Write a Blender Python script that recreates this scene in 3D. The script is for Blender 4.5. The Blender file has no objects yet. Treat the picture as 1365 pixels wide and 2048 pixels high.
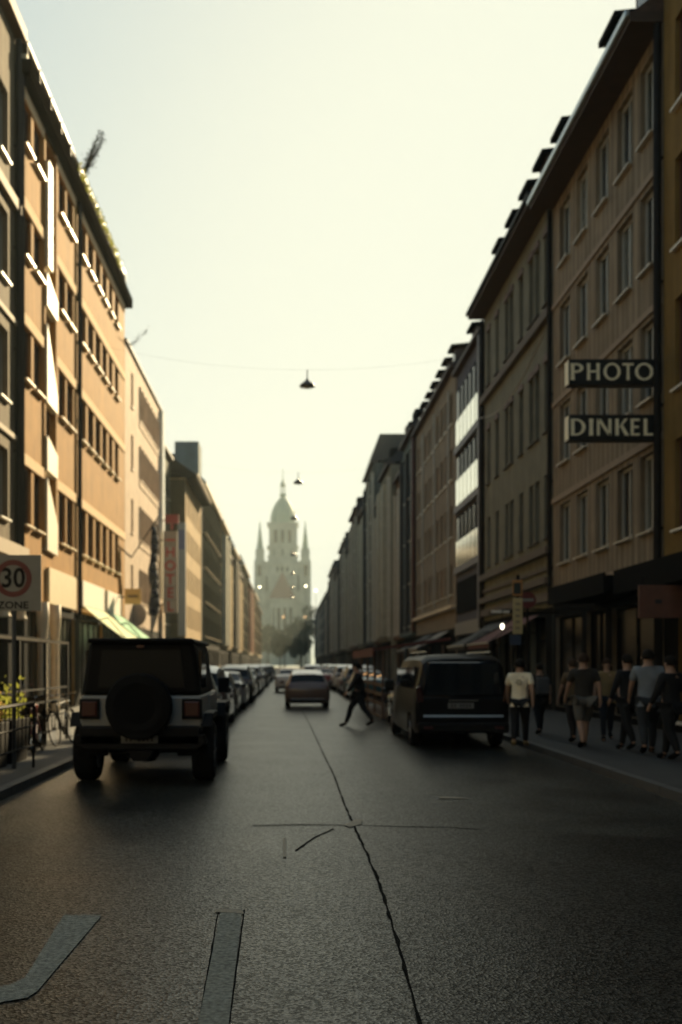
import bpy, bmesh, math, random
from mathutils import Vector, Matrix
R_ = random.Random(7)
rad = math.radians
SC = bpy.context.scene
COL = SC.collection

# ------------------------------------------------------------------ camera
H = 1.72                      # eye height, metres
FP, VX, VY = 1990.0, 578.0, 1328.0   # focal length / vanishing point measured on the 1365x2048 photograph
cam_d = bpy.data.cameras.new('camera'); cam = bpy.data.objects.new('camera', cam_d); COL.objects.link(cam)
cam.location = (0, 0, H); cam.rotation_euler = (rad(90), 0, 0)
cam_d.sensor_fit = 'VERTICAL'; cam_d.sensor_height = 36; cam_d.sensor_width = 24
cam_d.lens = FP / 2048 * 36
cam_d.shift_x = (682.5 - VX) / 2048; cam_d.shift_y = (VY - 1024) / 2048
cam_d.clip_start = 0.05; cam_d.clip_end = 3000
cam_d.dof.use_dof = True; cam_d.dof.focus_distance = 6.0; cam_d.dof.aperture_fstop = 1.45
SC.camera = cam

# ------------------------------------------------------------------ sky, sun, exposure
SUN_EL, SUN_AZ = 23.3, 18.0          # azimuth clockwise from the street axis (+Y) towards +X
w = bpy.data.worlds.new('World'); SC.world = w; w.use_nodes = True
nt = w.node_tree; nt.nodes.clear()
out = nt.nodes.new('ShaderNodeOutputWorld'); bg = nt.nodes.new('ShaderNodeBackground')
sky = nt.nodes.new('ShaderNodeTexSky'); sky.sky_type = 'NISHITA'; sky.sun_disc = False
sky.sun_elevation = rad(SUN_EL); sky.sun_rotation = rad(SUN_AZ)
sky.air_density = 1.0; sky.dust_density = 2.2; sky.ozone_density = 1.0
# the brightest part of the sky levels off softly (as film does), the rest keeps its natural gradient
SKY_K, CAPS, TINT = 0.85, (3.20, 3.25, 2.70), (0.90, 1.04, 1.03)
sp = nt.nodes.new('ShaderNodeSeparateColor'); cb = nt.nodes.new('ShaderNodeCombineColor'); nt.links.new(sky.outputs[0], sp.inputs[0])
def mth(op, a_, b_=None):
    q = nt.nodes.new('ShaderNodeMath'); q.operation = op
    for i, x in enumerate((a_, b_)):
        if x is None: continue
        if isinstance(x, (int, float)): q.inputs[i].default_value = x
        else: nt.links.new(x, q.inputs[i])
    return q.outputs[0]
for i in range(3):
    x = mth('MULTIPLY', sp.outputs[i], -SKY_K * TINT[i] / CAPS[i]); x = mth('POWER', math.e, x); x = mth('SUBTRACT', 1.0, x); x = mth('MULTIPLY', x, CAPS[i])
    nt.links.new(x, cb.inputs[i])
nt.links.new(cb.outputs[0], bg.inputs[0]); bg.inputs[1].default_value = 0.099
nt.links.new(bg.outputs[0], out.inputs[0])
sd = bpy.data.lights.new('sun', 'SUN'); sd.energy = 5.0; sd.angle = rad(0.53); sd.color = (1.0, 0.79, 0.47)
so = bpy.data.objects.new('sun', sd); COL.objects.link(so); so.location = (60, 200, 120)
dx, dy, dz = math.sin(rad(SUN_AZ)) * math.cos(rad(SUN_EL)), math.cos(rad(SUN_AZ)) * math.cos(rad(SUN_EL)), math.sin(rad(SUN_EL))
so.rotation_euler = Vector((dx, dy, dz)).to_track_quat('Z', 'Y').to_euler()
SC.view_settings.view_transform = 'Standard'; SC.view_settings.look = 'None'
SC.view_settings.exposure = 1.55; SC.view_settings.gamma = 1.0; SC.view_settings.use_curve_mapping = False
SC.cycles.max_bounces = 6; SC.cycles.diffuse_bounces = 4; SC.cycles.glossy_bounces = 3
SC.cycles.transmission_bounces = 3; SC.cycles.volume_bounces = 1; SC.cycles.use_denoising = True
SC.cycles.sample_clamp_indirect = 6

# ------------------------------------------------------------------ materials
MATS = {}
def newmat(name):
    m = bpy.data.materials.new(name); m.use_nodes = True
    n = m.node_tree; b = n.nodes['Principled BSDF']
    return m, n, b
def M(name, col, rough=0.6, var=0.0, scale=3.0, bump=0.0, bscale=40.0, metal=0.0, spec=0.5, streak=0.0, coat=0.0, stripe=0.0):
    if name in MATS: return MATS[name]
    m, n, b = newmat(name)
    b.inputs['Roughness'].default_value = rough; b.inputs['Metallic'].default_value = metal
    b.inputs['Specular IOR Level'].default_value = spec
    b.inputs['Coat Weight'].default_value = coat; b.inputs['Coat Roughness'].default_value = 0.04
    c = (*col, 1)
    if not (var or bump or streak or stripe):
        b.inputs['Base Color'].default_value = c
    else:
        tc = n.nodes.new('ShaderNodeTexCoord')
        no = n.nodes.new('ShaderNodeTexNoise'); no.inputs['Scale'].default_value = scale; no.inputs['Detail'].default_value = 6
        n.links.new(tc.outputs['Object'], no.inputs['Vector'])
        hs = n.nodes.new('ShaderNodeMapRange'); hs.inputs['From Min'].default_value = 0.25; hs.inputs['From Max'].default_value = 0.75
        hs.inputs['To Min'].default_value = 1 - var; hs.inputs['To Max'].default_value = 1 + var
        n.links.new(no.outputs['Fac'], hs.inputs['Value'])
        val = hs.outputs[0]
        if streak:
            mp = n.nodes.new('ShaderNodeMapping'); mp.inputs['Scale'].default_value = (2.2, 2.2, 0.16)
            n.links.new(tc.outputs['Object'], mp.inputs['Vector'])
            n2 = n.nodes.new('ShaderNodeTexNoise'); n2.inputs['Scale'].default_value = 1.6; n2.inputs['Detail'].default_value = 5
            n.links.new(mp.outputs[0], n2.inputs['Vector'])
            h2 = n.nodes.new('ShaderNodeMapRange'); h2.inputs['From Min'].default_value = 0.3; h2.inputs['From Max'].default_value = 0.7
            h2.inputs['To Min'].default_value = 1 - streak; h2.inputs['To Max'].default_value = 1 + streak * 0.4
            n.links.new(n2.outputs['Fac'], h2.inputs['Value'])
            mu = n.nodes.new('ShaderNodeMath'); mu.operation = 'MULTIPLY'
            n.links.new(val, mu.inputs[0]); n.links.new(h2.outputs[0], mu.inputs[1]); val = mu.outputs[0]
        if stripe:
            wv = n.nodes.new('ShaderNodeTexWave'); wv.bands_direction = 'Y'; wv.inputs['Scale'].default_value = 0.75
            wv.inputs['Distortion'].default_value = 0.6; wv.inputs['Detail'].default_value = 2
            n.links.new(tc.outputs['Object'], wv.inputs['Vector'])
            h3 = n.nodes.new('ShaderNodeMapRange'); h3.inputs['To Min'].default_value = 1 - stripe; h3.inputs['To Max'].default_value = 1
            n.links.new(wv.outputs['Fac'], h3.inputs['Value'])
            mu = n.nodes.new('ShaderNodeMath'); mu.operation = 'MULTIPLY'
            n.links.new(val, mu.inputs[0]); n.links.new(h3.outputs[0], mu.inputs[1]); val = mu.outputs[0]
        vm = n.nodes.new('ShaderNodeVectorMath'); vm.operation = 'SCALE'; vm.inputs[0].default_value = col
        n.links.new(val, vm.inputs['Scale']); n.links.new(vm.outputs[0], b.inputs['Base Color'])
        if bump:
            n3 = n.nodes.new('ShaderNodeTexNoise'); n3.inputs['Scale'].default_value = bscale; n3.inputs['Detail'].default_value = 4
            n.links.new(tc.outputs['Object'], n3.inputs['Vector'])
            bp = n.nodes.new('ShaderNodeBump'); bp.inputs['Strength'].default_value = bump; bp.inputs['Distance'].default_value = 0.02
            n.links.new(n3.outputs['Fac'], bp.inputs['Height']); n.links.new(bp.outputs[0], b.inputs['Normal'])
    MATS[name] = m
    return m
def plaster(name, col, streak=0.25, rough=0.85, stripe=0.0, spec=0.08):
    return M(name, col, rough, 0.16, 1.3, 0.3, 30, spec=spec, streak=streak, stripe=stripe)
def glassm(name, col, rough=0.04, spec=0.5):
    return M(name, col, rough, 0, spec=spec)

GL = [glassm('pane_dark', (.010, .012, .012), .05), glassm('pane_smoke', (.028, .030, .028), .09),
      M('pane_curtained', (.16, .15, .12), .12, .3, 5), glassm('pane_black', (.004, .004, .005), .25, .22)]
GLB = [glassm('pane_brown', (.010, .005, .003), .3, .12), glassm('pane_umber', (.018, .009, .005), .3, .12)]
GLR = [glassm('pane_grey_green', (.020, .026, .022), .16, .35), M('pane_net_curtain', (.095, .10, .085), .2, .35, 4, spec=.35),
       glassm('pane_dull', (.012, .013, .012), .25, .3)]
DARK = M('dark_paint', (.007, .007, .007), .9, .15, 8, spec=.03)
PIPE = M('dark_zinc', (.010, .009, .008), .6, .2, 5, spec=.15)
BLACKM = M('black_metal', (.006, .006, .006), .6, spec=.1)
ZINC = M('pale_zinc', (.42, .47, .48), .28, .15, 2, metal=.6)
WHITE = M('white_paint', (.74, .70, .60), .5, .06, 3)
CREAM = M('cream_stone', (.62, .50, .33), .7, .12, 4, .2)
SLATE = M('slate_roof', (.035, .032, .03), .7, .3, 6, .3, 25)
BROWNROOF = M('brown_clay_roof', (.07, .045, .032), .8, .3, 6, .4, 30)
REDB = M('brick_brown_reveal', (.09, .05, .035), .7, .2, 10)
SOFFIT = M('brown_soffit', (.05, .032, .022), .7, .2, 3)

# ------------------------------------------------------------------ mesh helpers
def link(o, parent=None):
    COL.objects.link(o)
    if parent is not None: o.parent = parent
    return o
class MB:
    def __init__(s): s.v = []; s.f = []
    def add(s, vs, fs):
        n = len(s.v); s.v += [tuple(v) for v in vs]; s.f += [tuple(i + n for i in f) for f in fs]; return s
    def quad(s, a, b, c, d): return s.add([a, b, c, d], [(0, 1, 2, 3)])
    def box(s, x0, x1, y0, y1, z0, z1):
        if x0 > x1: x0, x1 = x1, x0
        if y0 > y1: y0, y1 = y1, y0
        if z0 > z1: z0, z1 = z1, z0
        return s.add([(x0, y0, z0), (x1, y0, z0), (x1, y1, z0), (x0, y1, z0), (x0, y0, z1), (x1, y0, z1), (x1, y1, z1), (x0, y1, z1)],
                     [(0, 3, 2, 1), (4, 5, 6, 7), (0, 1, 5, 4), (1, 2, 6, 5), (2, 3, 7, 6), (3, 0, 4, 7)])
    def tube(s, p0, p1, r0, r1=None, n=8):
        p0, p1 = Vector(p0), Vector(p1); r1 = r0 if r1 is None else r1
        d = (p1 - p0).normalized(); a = d.orthogonal().normalized(); b = d.cross(a)
        vs = []
        for p, r in ((p0, r0), (p1, r1)):
            for k in range(n):
                t = 2 * math.pi * k / n; vs.append(p + (a * math.cos(t) + b * math.sin(t)) * r)
        fs = [(k, (k + 1) % n, n + (k + 1) % n, n + k) for k in range(n)] + [tuple(reversed(range(n))), tuple(range(n, 2 * n))]
        return s.add(vs, fs)
    def path(s, pts, r, n=6):
        for a, b in zip(pts, pts[1:]): s.tube(a, b, r, r, n)
        return s
    def lathe(s, prof, c=(0, 0, 0), axis='z', n=20, caps=True):
        vs = []
        for (r, h) in prof:
            for k in range(n):
                t = 2 * math.pi * k / n; a, b = r * math.cos(t), r * math.sin(t)
                vs.append((c[0] + a, c[1] + b, c[2] + h) if axis == 'z' else ((c[0] + h, c[1] + a, c[2] + b) if axis == 'x' else (c[0] + a, c[1] + h, c[2] + b)))
        m = len(prof)
        fs = [(i * n + k, i * n + (k + 1) % n, (i + 1) * n + (k + 1) % n, (i + 1) * n + k) for i in range(m - 1) for k in range(n)]
        if caps: fs += [tuple(range(n)), tuple(range((m - 1) * n, m * n))]
        return s.add(vs, fs)
    def prism(s, poly, a0, a1, axis='x'):
        f = {'x': lambda p, a: (a, p[0], p[1]), 'y': lambda p, a: (p[0], a, p[1]), 'z': lambda p, a: (p[0], p[1], a)}[axis]
        n = len(poly)
        return s.add([f(p, a0) for p in poly] + [f(p, a1) for p in poly],
                     [tuple(range(n)), tuple(reversed(range(n, 2 * n)))] + [(k, (k + 1) % n, n + (k + 1) % n, n + k) for k in range(n)])
    def mesh(s, name, mat, fix=True, smooth=False):
        me = bpy.data.meshes.new(name); me.from_pydata(s.v, [], s.f)
        if fix:
            bm = bmesh.new(); bm.from_mesh(me); bmesh.ops.recalc_face_normals(bm, faces=bm.faces); bm.to_mesh(me); bm.free()
        if mat is not None: me.materials.append(mat)
        if smooth:
            for p in me.polygons: p.use_smooth = True
        me.update(); return me
    def build(s, name, mat, parent=None, fix=True, smooth=False, bevel=0, loc=None, seg=2):
        o = bpy.data.objects.new(name, s.mesh(name, mat, fix, smooth)); link(o, parent)
        if loc: o.location = loc
        if bevel:
            b = o.modifiers.new('bevel', 'BEVEL'); b.width = bevel; b.segments = seg; b.limit_method = 'ANGLE'
        return o
def tag(o, label=None, cat=None, group=None, kind=None):
    if label: o['label'] = label
    if cat: o['category'] = cat
    if group: o['group'] = group
    if kind: o['kind'] = kind
    return o
def empty(name, loc, rz=0):
    o = bpy.data.objects.new(name, None); o.location = loc; o.rotation_euler = (0, 0, rz); o.empty_display_size = .3
    return link(o)
KIDS = {}
def copy_tree(o, parent=None):
    c = o.copy(); COL.objects.link(c); c.parent = parent
    for ch in list(o.children): copy_tree(ch, c)
    return c
def inst(name, me, parent, loc=(0, 0, 0), rot=None):
    o = bpy.data.objects.new(name, me); link(o, parent); o.location = loc
    if rot: o.rotation_euler = rot
    return o
def text(name, body, size, mat, parent, loc, rot, extrude=.004, sx=1.0, bold=0.0, spacing=1.0):
    cu = bpy.data.curves.new(name, 'FONT'); cu.body = body; cu.size = size; cu.extrude = extrude; cu.offset = bold
    cu.align_x = 'CENTER'; cu.align_y = 'CENTER'; cu.resolution_u = 3; cu.space_character = spacing
    tmp = bpy.data.objects.new(name, cu); COL.objects.link(tmp); bpy.context.view_layer.update()
    me = bpy.data.meshes.new_from_object(tmp.evaluated_get(bpy.context.evaluated_depsgraph_get())); bpy.data.objects.remove(tmp)
    me.materials.clear(); me.materials.append(mat)
    o = bpy.data.objects.new(name, me); link(o, parent); o.location = loc; o.rotation_euler = rot; o.scale = (sx, 1, 1)
    return o
FRONT = (rad(90), 0, 0)          # text facing -Y

# conversions of positions measured in the photograph to street coordinates
def gnd(x, y):
    Y = FP * H / (y - VY); return ((x - VX) * Y / FP, Y)
def zat(y, Y): return H + (VY - y) * Y / FP
LF, RF = 8.1, 9.1               # distance of the two facade lines from the camera axis
KL, KR = -3.62, 4.85            # kerb lines

# ------------------------------------------------------------------ setting: ground, road, pavements
def asphalt(name='asphalt', k=1.0):
    m, n, b = newmat(name); L = n.links.new
    tc = n.nodes.new('ShaderNodeTexCoord')
    vo = n.nodes.new('ShaderNodeTexVoronoi'); vo.inputs['Scale'].default_value = 62; L(tc.outputs['Object'], vo.inputs['Vector'])
    wn = n.nodes.new('ShaderNodeSeparateColor'); L(vo.outputs['Color'], wn.inputs[0])
    ra = n.nodes.new('ShaderNodeValToRGB'); e = ra.color_ramp.elements
    e[0].position = 0; e[0].color = (.008, .0085, .0075, 1); e[1].position = 1; e[1].color = (.20, .205, .17, 1)
    a = e.new(.45); a.color = (.015, .0158, .0128, 1); a = e.new(.72); a.color = (.048, .050, .040, 1)
    L(wn.outputs[0], ra.inputs[0])
    no = n.nodes.new('ShaderNodeTexNoise'); no.inputs['Scale'].default_value = .9; no.inputs['Detail'].default_value = 7
    L(tc.outputs['Object'], no.inputs['Vector'])
    mr = n.nodes.new('ShaderNodeMapRange'); mr.inputs['From Min'].default_value = .3; mr.inputs['From Max'].default_value = .7
    mr.inputs['To Min'].default_value = .2 * k; mr.inputs['To Max'].default_value = .75 * k; L(no.outputs['Fac'], mr.inputs['Value'])
    # wheel tracks: long streaks along the street
    mp = n.nodes.new('ShaderNodeMapping'); mp.inputs['Scale'].default_value = (1.2, .05, 1); L(tc.outputs['Object'], mp.inputs['Vector'])
    n2 = n.nodes.new('ShaderNodeTexNoise'); n2.inputs['Scale'].default_value = 1.2; n2.inputs['Detail'].default_value = 4; L(mp.outputs[0], n2.inputs['Vector'])
    m2 = n.nodes.new('ShaderNodeMapRange'); m2.inputs['From Min'].default_value = .3; m2.inputs['From Max'].default_value = .7
    m2.inputs['To Min'].default_value = .75; m2.inputs['To Max'].default_value = 1.15; L(n2.outputs['Fac'], m2.inputs['Value'])
    mu = n.nodes.new('ShaderNodeMath'); mu.operation = 'MULTIPLY'; L(mr.outputs[0], mu.inputs[0]); L(m2.outputs[0], mu.inputs[1])
    vm = n.nodes.new('ShaderNodeVectorMath'); vm.operation = 'SCALE'; L(ra.outputs[0], vm.inputs[0]); L(mu.outputs[0], vm.inputs['Scale'])
    L(vm.outputs[0], b.inputs['Base Color'])
    sp_ = n.nodes.new('ShaderNodeMapRange'); sp_.inputs['From Min'].default_value = .35; sp_.inputs['To Min'].default_value = .08; sp_.inputs['To Max'].default_value = .72
    L(wn.outputs[1], sp_.inputs['Value']); L(sp_.outputs[0], b.inputs['Specular IOR Level'])
    r2 = n.nodes.new('ShaderNodeMapRange'); r2.inputs['To Min'].default_value = .27; r2.inputs['To Max'].default_value = .42
    L(no.outputs['Fac'], r2.inputs['Value']); L(r2.outputs[0], b.inputs['Roughness'])
    bp = n.nodes.new('ShaderNodeBump'); bp.inputs['Strength'].default_value = .25; bp.inputs['Distance'].default_value = .01
    L(vo.outputs['Distance'], bp.inputs['Height']); L(bp.outputs[0], b.inputs['Normal'])
    return m
ASPH = asphalt()
PAVE = M('pavement_concrete', (.028, .0275, .025), .75, .3, 2.5, .3, 60)
KERB = M('kerb_granite', (.06, .058, .053), .6, .2, 20, .2, 60)
GRND = M('ground_earth', (.06, .06, .05), .9, .3, .3)
ASPH2 = asphalt('asphalt_darker', .5)
TAR = M('tar_seam', (.010, .010, .009), .95, .2, 12, spec=.05)
PAINT = M('road_paint', (.23, .23, .185), .8, .6, 38, .5, 90)
ROADY = 330
g = MB().quad((-500, -60, -.03), (500, -60, -.03), (500, 640, -.03), (-500, 640, -.03)).build('ground', GRND); tag(g, kind='structure')
v = MB()
for k in range(24):
    a, b = -20 + k * (ROADY + 20) / 24, -20 + (k + 1) * (ROADY + 20) / 24
    v.quad((KL, a, 0), (KR, a, 0), (KR, b, 0), (KL, b, 0))
road = v.build('road', ASPH, fix=False); tag(road, kind='structure')
pl = tag(MB().box(-LF - .6, KL - .15, -20, ROADY, -.02, .12).build('pavement', PAVE), kind='structure'); pl.name = 'pavement_left'
pr = tag(MB().box(KR + .15, RF + .6, -20, ROADY, -.02, .12).build('pavement', PAVE), kind='structure'); pr.name = 'pavement_right'
for side, x0, x1, par in ((0, KL - .15, KL, pl), (1, KR, KR + .15, pr)):
    km = MB().box(x0, x1, .006, .994, -.02, .124).mesh('kerb_stone', KERB)
    for k in range(60):
        inst('kerb_stone', km, par, (0, 4 + k, R_.uniform(-.003, .003)))
    k2 = MB().box(x0, x1, 64.003, ROADY, -.02, .124).build('kerb', KERB, par)

def seam(pts, w0, z, mat, name='tar_seam', jit=.35, parent=road):
    """irregular ribbon along pixel points measured on the ground"""
    P = [Vector((*gnd(*p), 0)) for p in pts]
    Q = []
    for a, b in zip(P, P[1:]):
        n = max(2, int((b - a).length / .12))
        for k in range(n): Q.append(a.lerp(b, k / n))
    Q.append(P[-1]); v = MB(); L, Rr = [], []
    for i, q in enumerate(Q):
        d = (Q[min(i + 1, len(Q) - 1)] - Q[max(i - 1, 0)]).normalized(); nrm = Vector((d.y, -d.x, 0))
        c = q + nrm * R_.uniform(-.5, .5) * w0 * jit; ww = w0 * .5 * (1 + R_.uniform(-jit, jit))
        L.append(c - nrm * ww + Vector((0, 0, z))); Rr.append(c + nrm * ww + Vector((0, 0, z)))
    for i in range(len(Q) - 1): v.quad(L[i], Rr[i], Rr[i + 1], L[i + 1])
    return v.build(name, mat, parent, fix=False)
seam([(845, 2060), (815, 1950), (782, 1840), (760, 1770), (735, 1710), (708, 1652), (690, 1610), (668, 1550), (648, 1510), (632, 1475), (615, 1440), (604, 1420)], .02, .0075, TAR, jit=.55)
Pd = [(*gnd(*p), .004) for p in [(850, 2075), (815, 1950), (782, 1840), (760, 1770), (735, 1710), (708, 1652), (850, 1655), (1100, 1665), (1390, 1680), (2000, 1720), (1700, 2075)]]
Pd = [p if p[0] < KR - .02 else (KR - .02, p[1], p[2]) for p in Pd]
MB().add(Pd, [tuple(range(len(Pd)))]).build('road_patch', ASPH2, road, fix=False)
seam([(505, 1652), (600, 1650), (700, 1651), (800, 1654), (900, 1656), (960, 1660)], .035, .0065, TAR, jit=.3)
seam([(592, 1702), (630, 1675), (668, 1658)], .025, .005, TAR)
seam([(398, 2060), (437, 1822)], .011, .0042, TAR, jit=.4); seam([(457, 2060), (489, 1820)], .011, .0042, TAR, jit=.2)
def paint(name, px, z=.008):
    P = [(*gnd(*p), z) for p in px]; v = MB(); v.add(P, [tuple(range(len(P)))])
    return v.build(name, PAINT, road, fix=False)
paint('lane_marking', [(392, 2075), (455, 2075), (484, 1828), (441, 1828)])
paint('bay_marking', [(128, 1832), (205, 1832), (75, 1985), (55, 1998), (-60, 2018), (-60, 1985), (20, 1972), (50, 1958)])
PALE = M('worn_paint', (.20, .165, .11), .6, .3, 20)
for px in ([(688, 1651), (712, 1640), (727, 1641), (722, 1650), (700, 1656)], [(425, 1826), (440, 1820), (485, 1823), (489, 1830)],
           [(566, 1678), (573, 1678), (573, 1716), (567, 1716)], [(878, 1594), (915, 1595), (945, 1599), (880, 1598)]):
    P = [(*gnd(*p), .010) for p in px]; MB().add(P, [tuple(range(len(P)))]).build('paint_fleck', PALE, road, fix=False)
MAN = M('manhole_iron', (.03, .03, .03), .5, .2, 20, metal=.6)
#MB().lathe([(.0, .006), (.31, .006)], (2.2, 14, 0)).build('manhole_cover', MAN, road)

# ------------------------------------------------------------------ buildings
WMESH = {}
def win_meshes(side, w, h, rec, fm, frame=.07, mull=1, trans=0, sillmat=None, sillout=.12):
    s = -1 if side == 'L' else 1
    key = (side, round(w, 2), round(h, 2), rec, fm.name, mull, trans, sillmat.name if sillmat else '', sillout)
    if key in WMESH: return WMESH[key]
    # local: x = depth away from the street (times s), y along street, z up; origin bottom centre on wall plane
    X = lambda d: s * d
    f = MB(); d0, d1 = rec - .03, rec + .04
    f.box(X(d0), X(d1), -w/2, -w/2 + frame, 0, h); f.box(X(d0), X(d1), w/2 - frame, w/2, 0, h)
    f.box(X(d0), X(d1), -w/2 + frame, w/2 - frame, 0, frame); f.box(X(d0), X(d1), -w/2 + frame, w/2 - frame, h - frame, h)
    for k in range(mull):
        c = -w/2 + w * (k + 1) / (mull + 1); f.box(X(d0 + .005), X(d1), c - .035, c + .035, frame, h - frame)
    if trans: f.box(X(d0 + .01), X(d1), -w/2 + frame, w/2 - frame, h * .72, h * .72 + .06)
    fr = f.mesh('window', fm)
    pane = MB().quad((X(rec + .02), -w/2 + .02, .02), (X(rec + .02), w/2 - .02, .02), (X(rec + .02), w/2 - .02, h - .02), (X(rec + .02), -w/2 + .02, h - .02))
    pm = pane.mesh('pane', GL[0], fix=False)
    sm = None
    if sillmat:
        sm = MB().prism([(X(rec), 0), (X(-sillout), -.035), (X(-sillout), -.085), (X(rec), -.085)], -w/2 - .01, w/2 + .01, 'y').mesh('sill', sillmat)
    WMESH[key] = (fr, pm, sm); return WMESH[key]

def building(name, label, side, F, y0, y1, Ht, wall, rows, depth=12, over=.45, eave_t=.22, eave_m=None, rise=4.5, run=5.0, roof_m=None,
             rec=.2, fm=None, frame=.07, mull=1, trans=0, sill=None, sillout=.12, panes=None, pane_w=None, bands=(), band_m=None, gutter=None, gf=None, base=0, shutters=0):
    s = -1 if side == 'L' else 1
    root = empty(name, (s * F, y0, 0)); tag(root, label, 'building')
    X = lambda d: s * d
    D = y1 - y0 - .012
    holes = [(a - y0, b - y0, z0, z1) for (z0, z1, cols, *_) in rows for (a, b) in cols]
    gfz, gfm = gf or (3.7, DARK); vg = MB()
    ys = sorted(set([0, D] + [q for h in holes for q in h[:2]])); zs = sorted(set([base, Ht, gfz] + [q for h in holes for q in h[2:]]))
    v = MB()
    for i in range(len(ys) - 1):
        run_z = None
        for j in range(len(zs) - 1):
            cy, cz = (ys[i] + ys[i+1]) / 2, (zs[j] + zs[j+1]) / 2
            if ys[i+1] - ys[i] < 1e-5 or zs[j+1] - zs[j] < 1e-5: continue
            if any(h[0] < cy < h[1] and h[2] < cz < h[3] for h in holes): continue
            (vg if cz < gfz else v).quad((0, ys[i], zs[j]), (0, ys[i+1], zs[j]), (0, ys[i+1], zs[j+1]), (0, ys[i], zs[j+1]))
    for (a, b, z0, z1) in holes:
        r = X(rec + .06)
        v.quad((0, a, z0), (r, a, z0), (r, a, z1), (0, a, z1)); v.quad((0, b, z0), (r, b, z0), (r, b, z1), (0, b, z1))
        v.quad((0, a, z0), (r, a, z0), (r, b, z0), (0, b, z0)); v.quad((0, a, z1), (r, a, z1), (r, b, z1), (0, b, z1))
    d = X(depth)
    v.quad((0, 0, base), (d, 0, base), (d, 0, Ht), (0, 0, Ht)); v.quad((0, D, base), (d, D, base), (d, D, Ht), (0, D, Ht))
    v.quad((d, 0, base), (d, D, base), (d, D, Ht), (d, 0, Ht)); v.quad((0, 0, Ht), (0, D, Ht), (d, D, Ht), (d, 0, Ht))
    # light-tight core behind the openings
    v.quad((X(rec + .5), .02, base), (X(rec + .5), D - .02, base), (X(rec + .5), D - .02, Ht), (X(rec + .5), .02, Ht))
    v.build('wall', wall, root, fix=False)
    if vg.v: vg.build('ground_floor_wall', gfm, root, fix=False)
    panes = panes or GL; fm = fm or WHITE
    for ri, row in enumerate(rows):
        z0, z1, cols = row[:3]; opt = row[3] if len(row) > 3 else {}
        for (a, b) in cols:
            if opt.get('open'): continue
            fr, pm, sm = win_meshes(side, b - a, z1 - z0, rec, opt.get('fm', fm), opt.get('frame', frame), opt.get('mull', mull), opt.get('trans', trans),
                                    opt.get('sill', sill), opt.get('sillout', sillout))
            o = inst('window', fr, root, (0, (a + b) / 2 - y0, z0))
            p = inst('pane', pm, o); p.material_slots[0].link = 'OBJECT'
            pp = opt.get('panes', panes); p.material_slots[0].material = R_.choices(pp, ((opt.get('pw', pane_w) or []) + [1] * len(pp))[:len(pp)])[0]
            if sm: inst('sill', sm, o)
    if over or eave_t:
        em = eave_m or SOFFIT
        MB().box(X(-over), X(.4), 0, D, Ht + .002, Ht + eave_t).build('eave', em, root)
        if gutter: MB().box(X(-over - .12), X(-over - .003), .0, D, Ht + eave_t - .12, Ht + eave_t + .05).build('gutter', gutter, root, bevel=.03)
    if rise:
        z = Ht + eave_t + .003; o = -over * .9
        pr = [(X(o), z), (X(run), z + rise), (X(depth - .1), z + rise), (X(depth - .1), z)]
        MB().prism(pr, 0.02, D - .02, 'y').build('roof', roof_m or SLATE, root)
    for bd in bands:
        z, h, out = bd[:3]; yb = bd[3] if len(bd) > 3 else (y0, y1)
        MB().box(X(-out), X(.0) - s * .001, yb[0] - y0, min(yb[1] - y0, D), z, z + h).build('cornice', band_m or wall, root)
    root['F'] = F; root['Hh'] = Ht
    return root
def cols(y0, y1, n, w, margin=.6):
    p = (y1 - y0 - 2 * margin) / n
    return [(y0 + margin + p * (k + .5) - w / 2, y0 + margin + p * (k + .5) + w / 2) for k in range(n)]
def down_pipe(root, side, y, z0, z1, r=.07, d=.1, mat=None):
    s = -1 if side == 'L' else 1
    v = MB().tube((-s * d, y, z0), (-s * d, y, z1), r, r, 8)
    for z in range(int(z0) + 2, int(z1), 3): v.box(-s * (d + .02), 0, y - .1, y + .1, z, z + .05)
    return v.build('downpipe', mat or PIPE, root)

# ---- left side, nearest first
P_L0 = plaster('plaster_beige_shaded', (.17, .135, .085), .3)  # street shade put into the plaster by a darker beige
L0 = building('corner_building', 'beige building with pale cornice at the left edge, nearest on the left', 'L', LF, 21.0, 29.75, 20.3, P_L0,
              [(z, z + 2.0, [(27.7, 28.7), (25.6, 26.6), (23.5, 24.5)]) for z in (5.9, 9.3, 12.7, 16.2)] + [(.5, 3.6, [(22, 24.2), (24.8, 27), (27.5, 29.2)], {'panes': [GL[3]], 'fm': DARK})],
              over=.28, eave_t=.35, eave_m=M('brown_eave', (.17, .10, .055), .7, .2, 2), rise=3, run=4, sill=WHITE, fm=M('grey_frame', (.25, .25, .22), .5), panes=GL, pane_w=[2, 3, 2, 0],
              bands=((15.1, .3, .14), (4.75, .4, .35), (8.3, .15, .08), (11.7, .15, .08)), band_m=M('shaded_moulding', (.3, .23, .14),   .8, .1, 3), gf=(4.6, DARK))  # mouldings darkened too, shade put into their colour
down_pipe(L0, 'L', 8.45, 3.5, 20.2, .09)
for y in (27.35, 29.0):   # stone capitals of the ground-floor piers
    MB().lathe([(.16, 0), (.2, .04), (.16, .12), (.15, .45), (.24, .6), (.24, .7)], (.28, y - 21, 3.0), n=12).build('capital', CREAM, L0, smooth=False)
    MB().box(.12, .44, y - 21 - .16, y - 21 + .16, .12, 3.0).build('pier', DARK, L0)

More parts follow.
